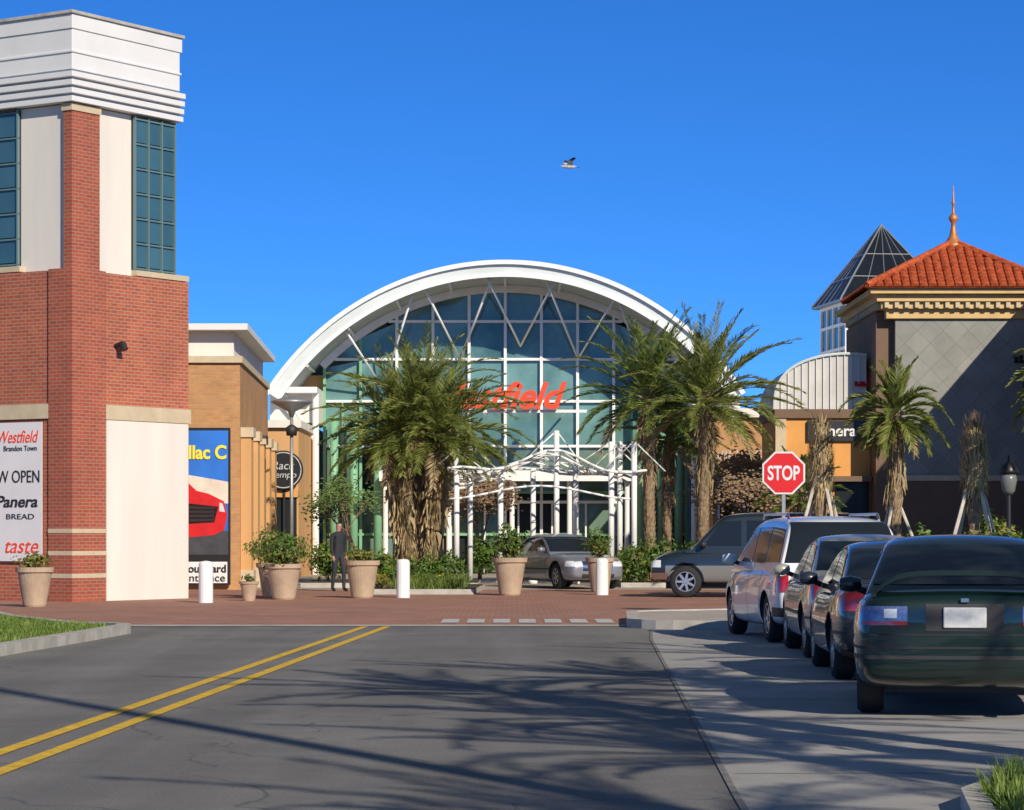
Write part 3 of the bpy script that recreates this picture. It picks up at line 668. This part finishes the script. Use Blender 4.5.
baretree('bare_tree',6.6,84,4.2,.6); baretree('bare_tree',-1.0,84,3.3,.8); baretree('bare_tree',6.7,76.5,3.4,.35); baretree('bare_tree',-4.9,84,3.2,.4,'bush')
# ------------------------------------------------------------ pots and bollards
def pot(name,x,y,h=.8,r=.36,plant=None):
    e=empty(name,(x,y,0)); b=MB(); b.lathe([(r*.6,0),(r*.66,.04),(r*.93,h*.82),(r*.95,h*.86),(r*1.06,h*.88),(r*1.08,h),(r*.95,h),(r*.92,h*.92),(.01,h*.92)],(0,0,0),M['pot'],28); b.build('pot',e,False)
    b=MB(); b.cyl((0,0,h*.9),(0,0,h*.94),r*.9,r*.9,M['soil'],16)
    if plant:
        m,rx_,rz_,n=plant; leaves(b,(0,0,h+rz_*.75),(rx_,rx_,rz_),n,.055,M[m],.15); leaves(b,(0,0,h+rz_*.55),(rx_*.7,rx_*.7,rz_*.7),n//2,.05,M['bushy'],.3)
        for i in range(8): a=i*.8; b.cyl((0,0,h*.9),(rx_*.7*math.cos(a),rx_*.7*math.sin(a),h+rz_),.014,.006,M['bark'],5)
    b.build('plant',e)
pot('planter_pot',-9.35,52.9,.78,.35,('bushy',.42,.18,260)); pot('planter_pot',-4.96,58.7,.78,.38,('bush',.72,.42,1200)); pot('planter_pot',-3.33,60,.84,.37,('bushy',.4,.16,260))
pot('planter_pot',-.05,62.6,.88,.38,('bush',.45,.45,900)); pot('planter_pot',2.15,66,.85,.33,('bush',.38,.42,500)); pot('planter_pot',-5.6,57.5,.42,.2,('bush',.15,.08,60))
pot('planter_pot',-5.35,60.5,.78,.36,('bush',.6,.45,900))
for x,y in ((-6.35,56),(-2.43,60.3),(2.1,63)):
    b=MB(); b.lathe([(.15,0),(.15,.78),(.14,.83),(.1,.86),(.01,.875)],(x,y,0),M['white'],20); b.build('bollard',None,False)
# ------------------------------------------------------------ stop sign, lamps
SG=empty('stop_sign',(4.75,47.2,.12)); SG.rotation_euler=(0,0,math.radians(-3))
def octa(r,y,m,b,t=.004): b.prism([(r*math.cos(math.radians(22.5+45*i)),r*math.sin(math.radians(22.5+45*i))) for i in range(8)],0,t,m)
for nm,r,y,m in (('backing',.405,.0,M['steel']),('white_border',.402,-.006,M['plate']),('red_face',.37,-.010,mat('sign_red',(.62,.015,.015),.35,.05))):
    b=MB(); octa(r,0,m,b); o=b.build(nm,SG); o.rotation_euler=(math.pi/2,0,0); o.location=(0,y,2.38)
text('stop_lettering','STOP',(0,-.018,2.38),.56,.26,M['plate'],SG,ext=.002,bold=.025)
b=MB(); b.box(-.03,.03,.004,.045,0,2.75,M['steel']); b.build('post',SG)
L=empty('street_lamp',(-6.0,73.5,0)); b=MB(); b.cyl((0,0,0),(0,0,4.7),.06,.045,M['steel'],12); b.cyl((0,0,0),(0,0,.4),.13,.11,M['steel'],12); b.build('pole',L,True)
b=MB(); b.lathe([(.05,4.6),(.1,4.75),(.55,5.0),(.56,5.03),(.3,5.12),(.02,5.16)],(0,0,0),M['steel'],20); b.lathe([(.14,4.1),(.16,4.32),(.05,4.4)],(0,0,0),M['plastic'],14); b.build('saucer_head',L,True)
L=empty('street_lamp',(9.75,53,0)); b=MB(); b.cyl((0,0,0),(0,0,2.2),.06,.045,M['black'],10); b.cyl((0,0,0),(0,0,.5),.13,.08,M['black'],10); b.build('pole',L)
b=MB(); b.lathe([(.07,2.2),(.13,2.28),(.17,2.5),(.15,2.62)],(0,0,0),mat('lantern_glass',(.16,.17,.17),.3,0),12); b.lathe([(.17,2.6),(.2,2.66),(.1,2.8),(.03,2.86),(.015,2.98)],(0,0,0),M['black'],12); b.build('lantern',L,True)
L=empty('utility_pole',(6.6,3.0,0)); b=MB(); b.cyl((0,0,0),(0,0,16),.15,.10,M['bark'],12); b.build('pole',L)
# bird
B=empty('flying_bird',(1.7,80,12.3),math.radians(200)); B.scale=(1.2,1.2,1.2); b=MB()
prof=[(-.2,.01),(-.12,.035),(0,.055),(.1,.045),(.15,.025),(.18,.03),(.21,.02),(.24,.004)]
fw=mat('feather_grey',(.4,.41,.45),.7,.3,20)
for (x0,r0),(x1,r1) in zip(prof,prof[1:]): b.cyl((x0,0,0),(x1,0,0.01),r0,r1,fw,10)
for s in (-1,1):
    b.face([(.08,s*.03,.02),(.1,s*.18,.13),(-.02,s*.2,.12),(-.07,s*.03,.02)],fw); b.face([(.1,s*.18,.13),(.0,s*.30,.2),(-.08,s*.26,.18),(-.02,s*.2,.12)],M['plastic'])
b.face([(-.15,-.02,0),(-.15,.02,0),(-.27,.06,0),(-.27,-.06,0)],fw); b.build('body_and_wings',B)
# ------------------------------------------------------------ pedestrian
def evalmesh(o):
    C.view_layer.update(); return bpy.data.meshes.new_from_object(o.evaluated_get(C.evaluated_depsgraph_get()))
def person(name,loc,rz):
    e=empty(name,loc,rz); V=[];Ed=[];Rd=[]
    def add(p,r,par=None):
        V.append(p);Rd.append(r); i=len(V)-1
        if par is not None: Ed.append((par,i))
        return i
    pel=add((0,0,.95),(.155,.11)); wst=add((0,.0,1.10),(.135,.10),pel); ch=add((0,.01,1.28),(.165,.115),wst); sh=add((0,.015,1.41),(.13,.09),ch); nk=add((0,.01,1.49),(.055,.055),sh)
    hd=add((0,-.005,1.56),(.07,.08),nk); h2=add((0,-.01,1.64),(.075,.092),hd); add((0,0,1.70),(.055,.07),h2)
    for s in (-1,1):
        hp=add((s*.09,0,.88),(.09,.095),pel); kn=add((s*.10,-.02-.06*s,.50),(.06,.062),hp); an=add((s*.105,.03-.10*s,.10),(.042,.045),kn); hl_=add((s*.105,.0-.10*s,.045),(.042,.042),an); add((s*.12,-.13-.10*s,.035),(.042,.03),hl_)
        s1=add((s*.17,.015,1.39),(.055,.06),sh); el_=add((s*.225,.03+.05*s,1.12),(.042,.044),s1); wr_=add((s*.235,-.04+.08*s,.88),(.028,.028),el_); pm=add((s*.235,-.055+.08*s,.81),(.034,.018),wr_)
        for k in range(4):
            f1=add((s*.235,-.085+.02*k+.08*s,.765),(.009,.009),pm); add((s*.225,-.082+.02*k+.08*s,.725+.004*abs(k-1.5)),(.008,.008),f1)
        t1=add((s*.225,-.10+.08*s,.80),(.010,.010),wr_); add((s*.22,-.115+.08*s,.77),(.008,.008),t1)
    me=bpy.data.meshes.new('p'); me.from_pydata(V,Ed,[]); o=link(bpy.data.objects.new('p',me))
    sk_=o.modifiers.new('s','SKIN'); me.skin_vertices[0].data[0].use_root=True
    for i,r in enumerate(Rd): me.skin_vertices[0].data[i].radius=r
    ss=o.modifiers.new('u','SUBSURF'); ss.levels=2; ss.render_levels=2
    r=evalmesh(o); bpy.data.objects.remove(o); r.name='body'
    ms=[mat('skin',(.45,.26,.18),.6,.05),mat('dark_jacket',(.02,.022,.03),.85,.2),mat('dark_trousers',(.03,.032,.045),.9,.2),M['black'],mat('hair',(.03,.02,.014),.7,.2)]
    r.materials.clear()
    for m in ms: r.materials.append(m)
    for p in r.polygons:
        c=p.center; p.use_smooth=True
        if c.z<.09: p.material_index=3
        elif c.z>1.49: p.material_index=4 if (c.z>1.67 or (c.y>.0 and c.z>1.53)) else 0
        elif abs(c.x)>.185 and c.z<.88: p.material_index=0
        elif c.z<.93: p.material_index=2
        else: p.material_index=1
    ob=link(bpy.data.objects.new('body',r)); ob.parent=e
    b=MB()
    for s in (-1,1): b.lathe([(.002,-.008),(.009,-.004),(.009,.004),(.002,.008)],(s*.03,-.093,1.615),M['black'],8,'y'); b.lathe([(.004,-.02),(.012,0),(.004,.02)],(s*.085,.0,1.60),ms[0],8,'z')
    b.face([(-.012,-.09,1.575),(.012,-.09,1.575),(0,-.118,1.578),(0,-.095,1.615)],ms[0]); b.face([(-.02,-.094,1.548),(.02,-.094,1.548),(.015,-.096,1.542),(-.015,-.096,1.542)],M['carred'])
    b.build('face_features',e)
person('pedestrian',(-4.30,67.0,.004),math.radians(35))
# ------------------------------------------------------------ cars
def loft(secs,m,cap=True,lvl=2):
    me=bpy.data.meshes.new('l'); v=[];f=[]; full=[]
    for x,pts in secs:
        ring=[(x,-y,z) for y,z in pts]+[(x,y,z) for y,z in reversed(pts) if y>1e-6]
        if pts[0][0]<1e-6: ring=[(x,0,pts[0][1])]+[(x,-y,z) for y,z in pts[1:]]+[(x,y,z) for y,z in reversed(pts[1:-1])]
        full.append(ring)
    n=len(full[0]); closed=secs[0][1][0][0]<1e-6
    for r in full: v+=r
    for i in range(len(full)-1):
        for j in range(n if closed else n-1):
            k=(j+1)%n; f.append((i*n+j,i*n+k,(i+1)*n+k,(i+1)*n+j))
    if cap and closed: f.append(tuple(range(n))); f.append(tuple((len(full)-1)*n+j for j in reversed(range(n))))
    me.from_pydata(v,[],f); bm=bmesh.new(); bm.from_mesh(me); bmesh.ops.recalc_face_normals(bm,faces=bm.faces); bm.to_mesh(me); bm.free()
    me.materials.append(m); me.materials.append(M['dark'])
    for p in me.polygons: p.use_smooth=True
    o=link(bpy.data.objects.new('l',me)); s=o.modifiers.new('s','SUBSURF'); s.levels=lvl; s.render_levels=lvl
    r=evalmesh(o); bpy.data.objects.remove(o); return r
def panel(src,planes,flt,off,m,name,parent):
    bm=bmesh.new(); bm.from_mesh(src)
    for co,no in planes:
        g=bm.verts[:]+bm.edges[:]+bm.faces[:]
        bmesh.ops.bisect_plane(bm,geom=g,plane_co=co,plane_no=no,clear_outer=True)
    bm.normal_update(); dl=[f for f in bm.faces if not flt(f.normal,f.calc_center_median())]
    bmesh.ops.delete(bm,geom=dl,context='FACES')
    bm.normal_update()
    for v_ in bm.verts: v_.co+=v_.normal*off
    me=bpy.data.meshes.new(name); bm.to_mesh(me); bm.free(); me.materials.clear(); me.materials.append(m)
    for p in me.polygons: p.use_smooth=True; p.material_index=0
    o=link(bpy.data.objects.new(name,me)); o.parent=parent; return o
def polyplanes(poly):
    cxp=sum(p[0] for p in poly)/len(poly); czp=sum(p[1] for p in poly)/len(poly); out=[]
    for (x0,z0),(x1,z1) in zip(poly,poly[1:]+poly[:1]):
        n=Vector((z1-z0,0,-(x1-x0))); 
        if n.dot(Vector((cxp-x0,0,czp-z0)))>0: n=-n
        out.append((Vector((x0,0,z0)),n.normalized()))
    return out
def wheel(mb,rimb,x,y,r,sg):
    w=.2; mb.lathe([(r*.62,-w/2),(r*.9,-w/2-.005),(r*.98,-w/2+.03),(r,-w/4),(r,w/4),(r*.98,w/2-.03),(r*.9,w/2+.005),(r*.62,w/2)],(x,y,r),M['tyre'],28,'y',False)
    mb.lathe([(r*.62,-.02),(.01,-.02)],(x,y+sg*.02,r),M['dark'],24,'y',False)
    yo=y+sg*w/2
    a,c=(yo-sg*.06,yo)
    rimb.lathe([(r*.64,a-y),(r*.66,c-y),(r*.58,c-y),(r*.56,a-y)],(x,y,r),M['rim'],28,'y',False)
    for k in range(7):
        t=k*2*math.pi/7; d=Vector((math.cos(t),0,math.sin(t))); q=Vector((-d.z,0,d.x)); o=Vector((x,yo-sg*.015,r))
        rimb.face([o+d*.03-q*.03,o+d*r*.6-q*.022,o+d*r*.6+q*.022,o+d*.03+q*.03],M['rim'])
    rimb.cyl((x,yo-sg*.05,r),(x,yo,r),.045,.04,M['rim'],12)
def make_car(name,loc,head,sp):
    e=empty(name,loc,math.radians(90-head)); p=sp['paint']; wr=sp.get('wr',.31); belt=sp['belt']; H=sp['H']
    secs=[]
    for x,zt,w,zb in sp['body']:
        h=zt-zb; secs.append((x,[(0,zb),(w*.8,zb),(w*.95,zb+.05),(w*.985,zb+h*.25),(w,zb+h*.5),(w*.99,zb+h*.72),(w*.955,zb+h*.9),(w*.86,zt-.005),(w*.5,zt+.015),(0,zt+.025)]))
    bodym=loft(secs,p)
    bo=link(bpy.data.objects.new('body',bodym)); bo.parent=None
    Wd=max(s[2] for s in sp['body'])
    for wx in sp['wheels']:
        for sg in (-1,1):
            cb=MB(); cb.cyl((wx,sg*(Wd-.26),wr),(wx,sg*(Wd+.3),wr),wr*1.17,wr*1.17,M['dark'],32)
            c=cb.build('cut'); c.data.materials.clear(); c.data.materials.append(p); c.data.materials.append(M['dark'])
            for pl in c.data.polygons: pl.material_index=1
            md=bo.modifiers.new('b','BOOLEAN'); md.operation='DIFFERENCE'; md.solver='EXACT'; md.object=c
            nm=evalmesh(bo); bo.modifiers.clear(); bo.data=nm; bpy.data.objects.remove(c)
    bo.parent=e
    wb=sp['cw']; zb=belt-.12; tm=sp.get('tum',.36); cs=[]
    for x,z in sp['cabin']:
        h=max(z-zb,.1); y1=wb-tm*h; cs.append((x,[(wb,zb),(wb-tm*h*.35,zb+h*.35),(wb-tm*h*.7,zb+h*.7),(y1+.015,z-.05),(y1-.05,z-.005),(y1*.5,z+.02),(0,z+.028)]))
    cm=loft(cs,p,False); co=link(bpy.data.objects.new('cabin',cm)); co.parent=e
    side=lambda n,c: abs(n.y)>.55
    for i,w in enumerate(sp['win']): panel(cm,polyplanes(w),side,.006,M['cglass'],'side_window_%d'%(i+1),e)
    nrm=Vector((0,1,tm)).normalized(); nr2=Vector((0,-1,tm)).normalized(); py=wb-.07
    lim=[(Vector((0,py+.12*tm,belt-.12)),nrm),(Vector((0,-py-.12*tm,belt-.12)),nr2)]
    xm=sp['cabin'][len(sp['cabin'])//2][0]
    panel(cm,lim+[(Vector((xm,0,0)),Vector((-1,0,0))),(Vector((0,0,H-.07)),Vector((0,0,1))),(Vector((0,0,belt+.015)),Vector((0,0,-1)))],lambda n,c:n.x>.12 and abs(n.y)<.6,.006,M['cglass'],'windscreen',e)
    panel(cm,lim+[(Vector((xm,0,0)),Vector((1,0,0))),(Vector((0,0,H-.07)),Vector((0,0,1))),(Vector((0,0,sp.get('rgz',belt+.03))),Vector((0,0,-1)))],lambda n,c:n.x<-.12 and abs(n.y)<.6,.006,M['cglass'],'rear_window',e)
    def bx(nm,x0,x1,y0,y1,z0,z1,m,both=True,off=.006,f=None):
        pl=[(Vector((x0,0,0)),Vector((-1,0,0))),(Vector((x1,0,0)),Vector((1,0,0))),(Vector((0,0,z0)),Vector((0,0,-1))),(Vector((0,0,z1)),Vector((0,0,1)))]
        for sg,t in ((1,'l'),(-1,'r')) if both else ((1,''),):
            pp=pl+([(Vector((0,sg*y0,0)),Vector((0,-sg,0))),(Vector((0,sg*y1,0)),Vector((0,sg,0)))] if both else [(Vector((0,-y1,0)),Vector((0,-1,0))),(Vector((0,y1,0)),Vector((0,1,0)))])
            panel(bo.data,pp,f or (lambda n,c:n.z<.85),off,m,nm+('_'+t if t else ''),e)
    for a in sp['panels']: bx(*a)
    for i,(x,z0,z1) in enumerate(sp.get('seams',[])): bx('door_gap_%d'%(i+1),x-.006,x+.006,.4,2,z0,z1,M['dark'],True,.002,lambda n,c:abs(n.y)>.5)
    tb=MB(); rb=MB()
    for wx in sp['wheels']:
        for sg in (-1,1): wheel(tb,rb,wx,sg*(Wd-.15),wr,sg)
    tb.build('tyres',e,True); rb.build('rims',e)
    b=MB(); mx=sp.get('mx',.7)
    for sg in (-1,1):
        b.lathe([(.01,-.1),(.055,-.09),(.075,0),(.055,.09),(.01,.1)],(mx,sg*(wb+.10),belt+.07),sp.get('mirc',p),12,'y',False); b.cyl((mx,sg*(wb-.04),belt+.0),(mx,sg*(wb+.08),belt+.05),.03,.03,M['plastic'],6)
    b.build('mirrors',e,True)
    b=MB(); r0=sp['body'][0][0]
    b.box(r0+.35,sp['body'][-1][0]-.35,-Wd*.7,Wd*.7,.2,.34,M['dark']); b.build('underbody',e)
    for fn in sp.get('extra',[]): fn(e,sp)
    return e
def base_body(hl,w,deck,belt,hood,rear=.0,zb=.2):
    return [(-hl,deck-.14,w*.80,zb+.22),(-hl+.03,deck-.06,w*.88,zb+.12),(-hl+.12,deck,w*.94,zb+.05),(-hl+.45,deck+.02,w*.985,zb),(-hl+.95,belt+.0,w,zb),(-.6,belt-.02,w,zb-.02),(.2,belt-.02,w,zb-.02),(.75,belt-.03,w,zb-.02),(hl-1.1,hood+.06,w*.99,zb),(hl-.55,hood,w*.97,zb),(hl-.2,hood-.09,w*.9,zb+.03),(hl-.04,hood-.2,w*.8,zb+.08),(hl,hood-.28,w*.7,zb+.14)]
def coupe_extra(e,sp):
    b=MB(); pts=[]
    for i in range(17):
        t=-1+i/8; y=t*.70; z=1.0+.16*(1-abs(t)**5); pts.append((-1.92-.03*(1-t*t),y,z))
    for a,c in zip(pts,pts[1:]):
        b.face([(a[0]-.1,a[1],a[2]),(c[0]-.1,c[1],c[2]),(c[0]+.1,c[1],c[2]-.015),(a[0]+.1,a[1],a[2]-.015)],sp['paint'])
        b.face([(a[0]-.1,a[1],a[2]-.04),(a[0]+.1,a[1],a[2]-.055),(c[0]+.1,c[1],c[2]-.055),(c[0]-.1,c[1],c[2]-.04)],sp['paint'])
        b.face([(a[0]-.1,a[1],a[2]-.04),(c[0]-.1,c[1],c[2]-.04),(c[0]-.1,c[1],c[2]),(a[0]-.1,a[1],a[2])],sp['paint'])
    for s in (-1,1): b.box(-2.02,-1.84,s*.70-.02,s*.70+.02,.92,1.03,sp['paint'])
    b.build('rear_spoiler',e)
    b=MB(); b.box(-2.175,-2.14,-.165,.165,.715,.875,M['plate']); b.build('licence_plate',e,bevel=.01)
    b=MB(); b.cyl((-2.18,-.5,.27),(-1.7,-.5,.27),.035,.035,M['chrome'],12); b.cyl((-2.185,-.5,.27),(-2.17,-.5,.27),.027,.027,M['dark'],12); b.build('exhaust',e)
    b=MB(); b.box(-2.165,-2.14,-.03,.03,.915,.945,M['chrome']); b.build('badge',e)
def plate_extra(e,sp):
    b=MB(); x=sp['body'][0][0]; b.box(x-.03,x+.02,-.16,.16,sp.get('pz',.62),sp.get('pz',.62)+.15,M['plate']); b.build('licence_plate',e)
def sedan(hl=2.15,w=.85,H=1.38,belt=.9,deck=.97,hood=.8,pnt=None,lamp=M['tail'],extra=None,rear_g=-1.72,zs=.62,seam=True):
    d=dict(paint=pnt,belt=belt,H=H,cw=w-.06,wheels=(-hl+.82,hl-.85),body=base_body(hl,w,deck,belt,hood),
     cabin=[(1.05,belt-.08),(.95,belt),(.55,belt+.25),(.22,H-.07),(-.05,H-.015),(-.45,H),(-.85,H-.03),(-1.1,H-.12),(-1.4,belt+.24),(rear_g,belt+.06),(rear_g-.1,belt-.06)],
     win=[[(.72,belt+.03),(.14,H-.12),(-.28,H-.09),(-.3,belt+.03)],[(-.38,belt+.03),(-.36,H-.09),(-.9,H-.12),(-1.32,belt+.07)]],rgz=deck+.05,
     panels=[('tail_lamp',-9,-hl+.28,.44,w*1.1,zs+.08,zs+.26,lamp),
       ('rear_bumper_strip',-9,-hl+.5,0,w*1.1,.47,.50,M['plastic'],False),
       ('rear_bumper_valance',-9,-hl+.3,0,w*.9,.2,.32,M['plastic'],False),
       ('head_lamp',hl-.32,9,.42,w*1.1,hood-.27,hood-.13,M['lampclear']),
       ('grille',hl-.2,9,0,.3,hood-.28,hood-.17,M['plastic'],False),
       ('front_intake',hl-.2,9,0,.45,.3,.4,M['plastic'],False),
       ('side_moulding',-hl+.55,hl-.6,.5,w*1.1,.5,.54,M['plastic'],True,.006,lambda n,c:abs(n.y)>.5)],
     seams=[(.85,.25,belt-.02),(-.34,.25,belt-.02)]+([(-1.3,.45,belt-.02)] if seam else []),extra=[extra or plate_extra])
    return d
sp=sedan(2.15,.88,1.42,.93,.99,.8,P_green,M['taild'],coupe_extra,-1.78,.64,False)
sp['panels'][0]=('tail_lamp',-9,-2.15+.28,.44,.95,.74,.88,M['taild'])
sp['panels'].insert(1,('tail_lamp_red_band',-9,-2.15+.285,.44,.97,.735,.765,M['tail'],True,.009))
sp['panels'].insert(1,('tail_lamp_reverse',-9,-2.15+.285,.52,.62,.79,.86,M['lampclear'],True,.009))
sp['panels'].append(('trunk_gap',-9,-2.15+.3,0,.66,.655,.668,M['dark'],False))
sp['panels'].append(('plate_recess',-9,-2.15+.3,0,.3,.69,.90,M['plastic'],False))
sp['panels'][4]=('rear_bumper_strip',-9,-1.6,0,.97,.55,.57,M['dark'],False)
make_car('parked_car',(3.80,23.0,0),8,sp)
make_car('parked_car',(4.0,28.0,0),2,sedan(2.1,.83,1.36,.9,.95,.76,P_dark))
make_car('parked_car',(4.2,32.6,0),1,sedan(2.12,.84,1.42,.93,.97,.8,P_silver))
# white minivan
hl=2.3;w=.9;belt=1.02;H=1.66
mv=dict(paint=P_white,belt=belt,H=H,cw=w-.05,tum=.27,wheels=(-1.45,1.4),wr=.32,
 body=[(-hl,.85,w*.85,.42),(-hl+.03,.97,w*.92,.32),(-hl+.12,1.02,w*.96,.26),(-hl+.5,belt,w*.99,.22),(-1,belt,w,.2),(0,belt,w,.18),(.8,belt-.02,w,.18),(1.2,.98,w*.99,.2),(1.75,.88,w*.97,.2),(hl-.2,.76,w*.9,.23),(hl-.04,.62,w*.8,.3),(hl,.55,w*.72,.34)],
 cabin=[(1.4,belt-.1),(1.25,belt-.02),(.8,belt+.3),(.35,H-.08),(.1,H-.02),(-.6,H),(-1.5,H-.01),(-1.95,H-.05),(-2.1,H-.12),(-2.2,belt+.25),(-2.26,belt-.0),(-2.27,belt-.1)],
 win=[[(1.0,belt+.03),(.35,H-.16),(-.1,H-.13),(-.12,belt+.03)],[(-.2,belt+.03),(-.18,H-.13),(-1.05,H-.13),(-1.07,belt+.03)],[(-1.15,belt+.04),(-1.13,H-.13),(-1.95,H-.16),(-2.08,belt+.05)]],rgz=belt+.04,
 panels=[('tail_lamp',-9,-hl+.22,.72,1.2,.68,.98,M['tail']),('rear_bumper',-9,-hl+.4,0,1.2,.36,.48,M['plastic'],False),('head_lamp',hl-.3,9,.45,1.2,.58,.74,M['lampclear']),('grille',hl-.2,9,0,.4,.55,.66,M['plastic'],False)],
 seams=[(.95,.25,1.0),(-.16,.25,1.0),(-1.1,.25,1.0)],mx=.95,extra=[plate_extra,lambda e,s:[(lambda b:(b.pipe([(-1.7,y,1.62),(-1.6,y,1.70),(0.1,y,1.70),(.2,y,1.64)],.018,M['chrome'],6),b.build('roof_rail',e)))(MB()) for y in (-.6,.6)]])
make_car('parked_minivan',(4.1,37.3,0),-5,mv)
# full-size van
hl=2.55;w=.95;belt=1.12;H=1.9
vn=dict(paint=P_van,belt=belt,H=H,cw=w-.04,tum=.17,wheels=(-1.5,1.75),wr=.36,
 body=[(-hl,1.0,w*.94,.5),(-hl+.04,1.08,w*.97,.42),(-hl+.15,belt,w*.99,.36),(-hl+.5,belt,w,.33),(-1,belt,w,.3),(0,belt,w,.3),(1.0,belt,w,.3),(1.5,1.12,w*.99,.3),(1.9,1.05,w*.98,.32),(hl-.3,.98,w*.96,.34),(hl-.08,.85,w*.92,.38),(hl,.75,w*.86,.42)],
 cabin=[(1.75,belt-.12),(1.6,belt-.02),(1.25,belt+.35),(.95,H-.1),(.7,H-.03),(0,H),(-1.5,H),(-2.2,H-.03),(-2.4,H-.12),(-2.48,belt+.2),(-2.5,belt-.02),(-2.5,belt-.1)],
 win=[[(1.35,belt+.04),(.95,H-.2),(.5,H-.17),(.5,belt+.04)],[(.38,belt+.06),(.38,H-.17),(-.75,H-.17),(-.75,belt+.06)],[(-.87,belt+.06),(-.87,H-.17),(-2.2,H-.17),(-2.25,belt+.06)]],
 panels=[('lower_two_tone',-hl+.3,hl-.35,.5,1.2,.36,.72,P_vanlow,True,.004,lambda n,c:abs(n.y)>.5),('tail_lamp',-9,-hl+.15,.78,1.2,.75,1.05,M['tail']),('head_lamp',hl-.25,9,.55,1.2,.68,.84,M['lampclear']),('grille',hl-.2,9,0,.52,.62,.84,M['chrome'],False),('front_bumper',hl-.4,9,0,1.2,.42,.56,M['chrome'],False,.02)],
 seams=[(1.45,.4,1.1),(.44,.4,1.1),(-.8,.4,1.1)],mx=1.35,mirc=M['plastic'],extra=[plate_extra])
make_car('van',(5.72,61.2,0),-84,vn)
cd=sedan(2.3,.88,1.42,.95,1.0,.86,P_cad)
cd['panels'][4]=('grille',2.3-.25,9,0,.42,.48,.72,M['chrome'],False); cd['wr']=.34
make_car('parked_car',(1.35,71.3,0),158,cd)
# ------------------------------------------------------------ camera, light, sky
cam=bpy.data.cameras.new('camera'); co=link(bpy.data.objects.new('camera',cam)); co.location=(0,0,1.45); co.rotation_euler=(math.pi/2,0,0)
cam.sensor_width=36; cam.lens=2700/1024*36; cam.shift_y=128/1024; cam.clip_end=5000; C.scene.camera=co
el=math.radians(28); S_=Vector((.46,-.89,0)).normalized()*math.cos(el); S_.z=math.sin(el)
sl=bpy.data.lights.new('sun','SUN'); sl.energy=5.0; sl.angle=math.radians(.5); sl.color=(1,.89,.72)
so=link(bpy.data.objects.new('sun',sl)); so.rotation_euler=(-S_).to_track_quat('-Z','Y').to_euler()
w=bpy.data.worlds.new('World'); C.scene.world=w; w.use_nodes=True; nt=w.node_tree; bg=nt.nodes['Background']
sk=nd(nt,'ShaderNodeTexSky'); sk.sky_type='NISHITA'; sk.sun_disc=False; sk.sun_elevation=el; sk.sun_rotation=math.atan2(S_.x,S_.y); sk.dust_density=.1; sk.ozone_density=3; sk.air_density=1.0
tc=nd(nt,'ShaderNodeTexCoord'); mp=nd(nt,'ShaderNodeMapping'); mp.inputs['Scale'].default_value=(1,1,2.2); mp.inputs['Location'].default_value=(0,0,.11)
nt.links.new(tc.outputs['Generated'],mp.inputs[0]); nm=nd(nt,'ShaderNodeVectorMath',operation='NORMALIZE'); nt.links.new(mp.outputs[0],nm.inputs[0]); nt.links.new(nm.outputs[0],sk.inputs[0])
hs=nd(nt,'ShaderNodeHueSaturation'); hs.inputs['Saturation'].default_value=1.25; nt.links.new(sk.outputs[0],hs.inputs['Color'])
low=mixc(nt,1.0,hs.outputs[0],(.58,1.04,1.55),'MULTIPLY'); high=mixc(nt,1.0,sk.outputs[0],(.85,.80,.75),'MULTIPLY')
sx=nd(nt,'ShaderNodeSeparateXYZ'); nt.links.new(tc.outputs['Generated'],sx.inputs[0]); hf=ramp(nt,sx.outputs[2],.22,.42)
nt.links.new(mixc(nt,hf,low,high),bg.inputs[0])
bg.inputs[1].default_value=.13
C.scene.view_settings.view_transform='Standard'; C.scene.view_settings.look='None'; C.scene.view_settings.exposure=0
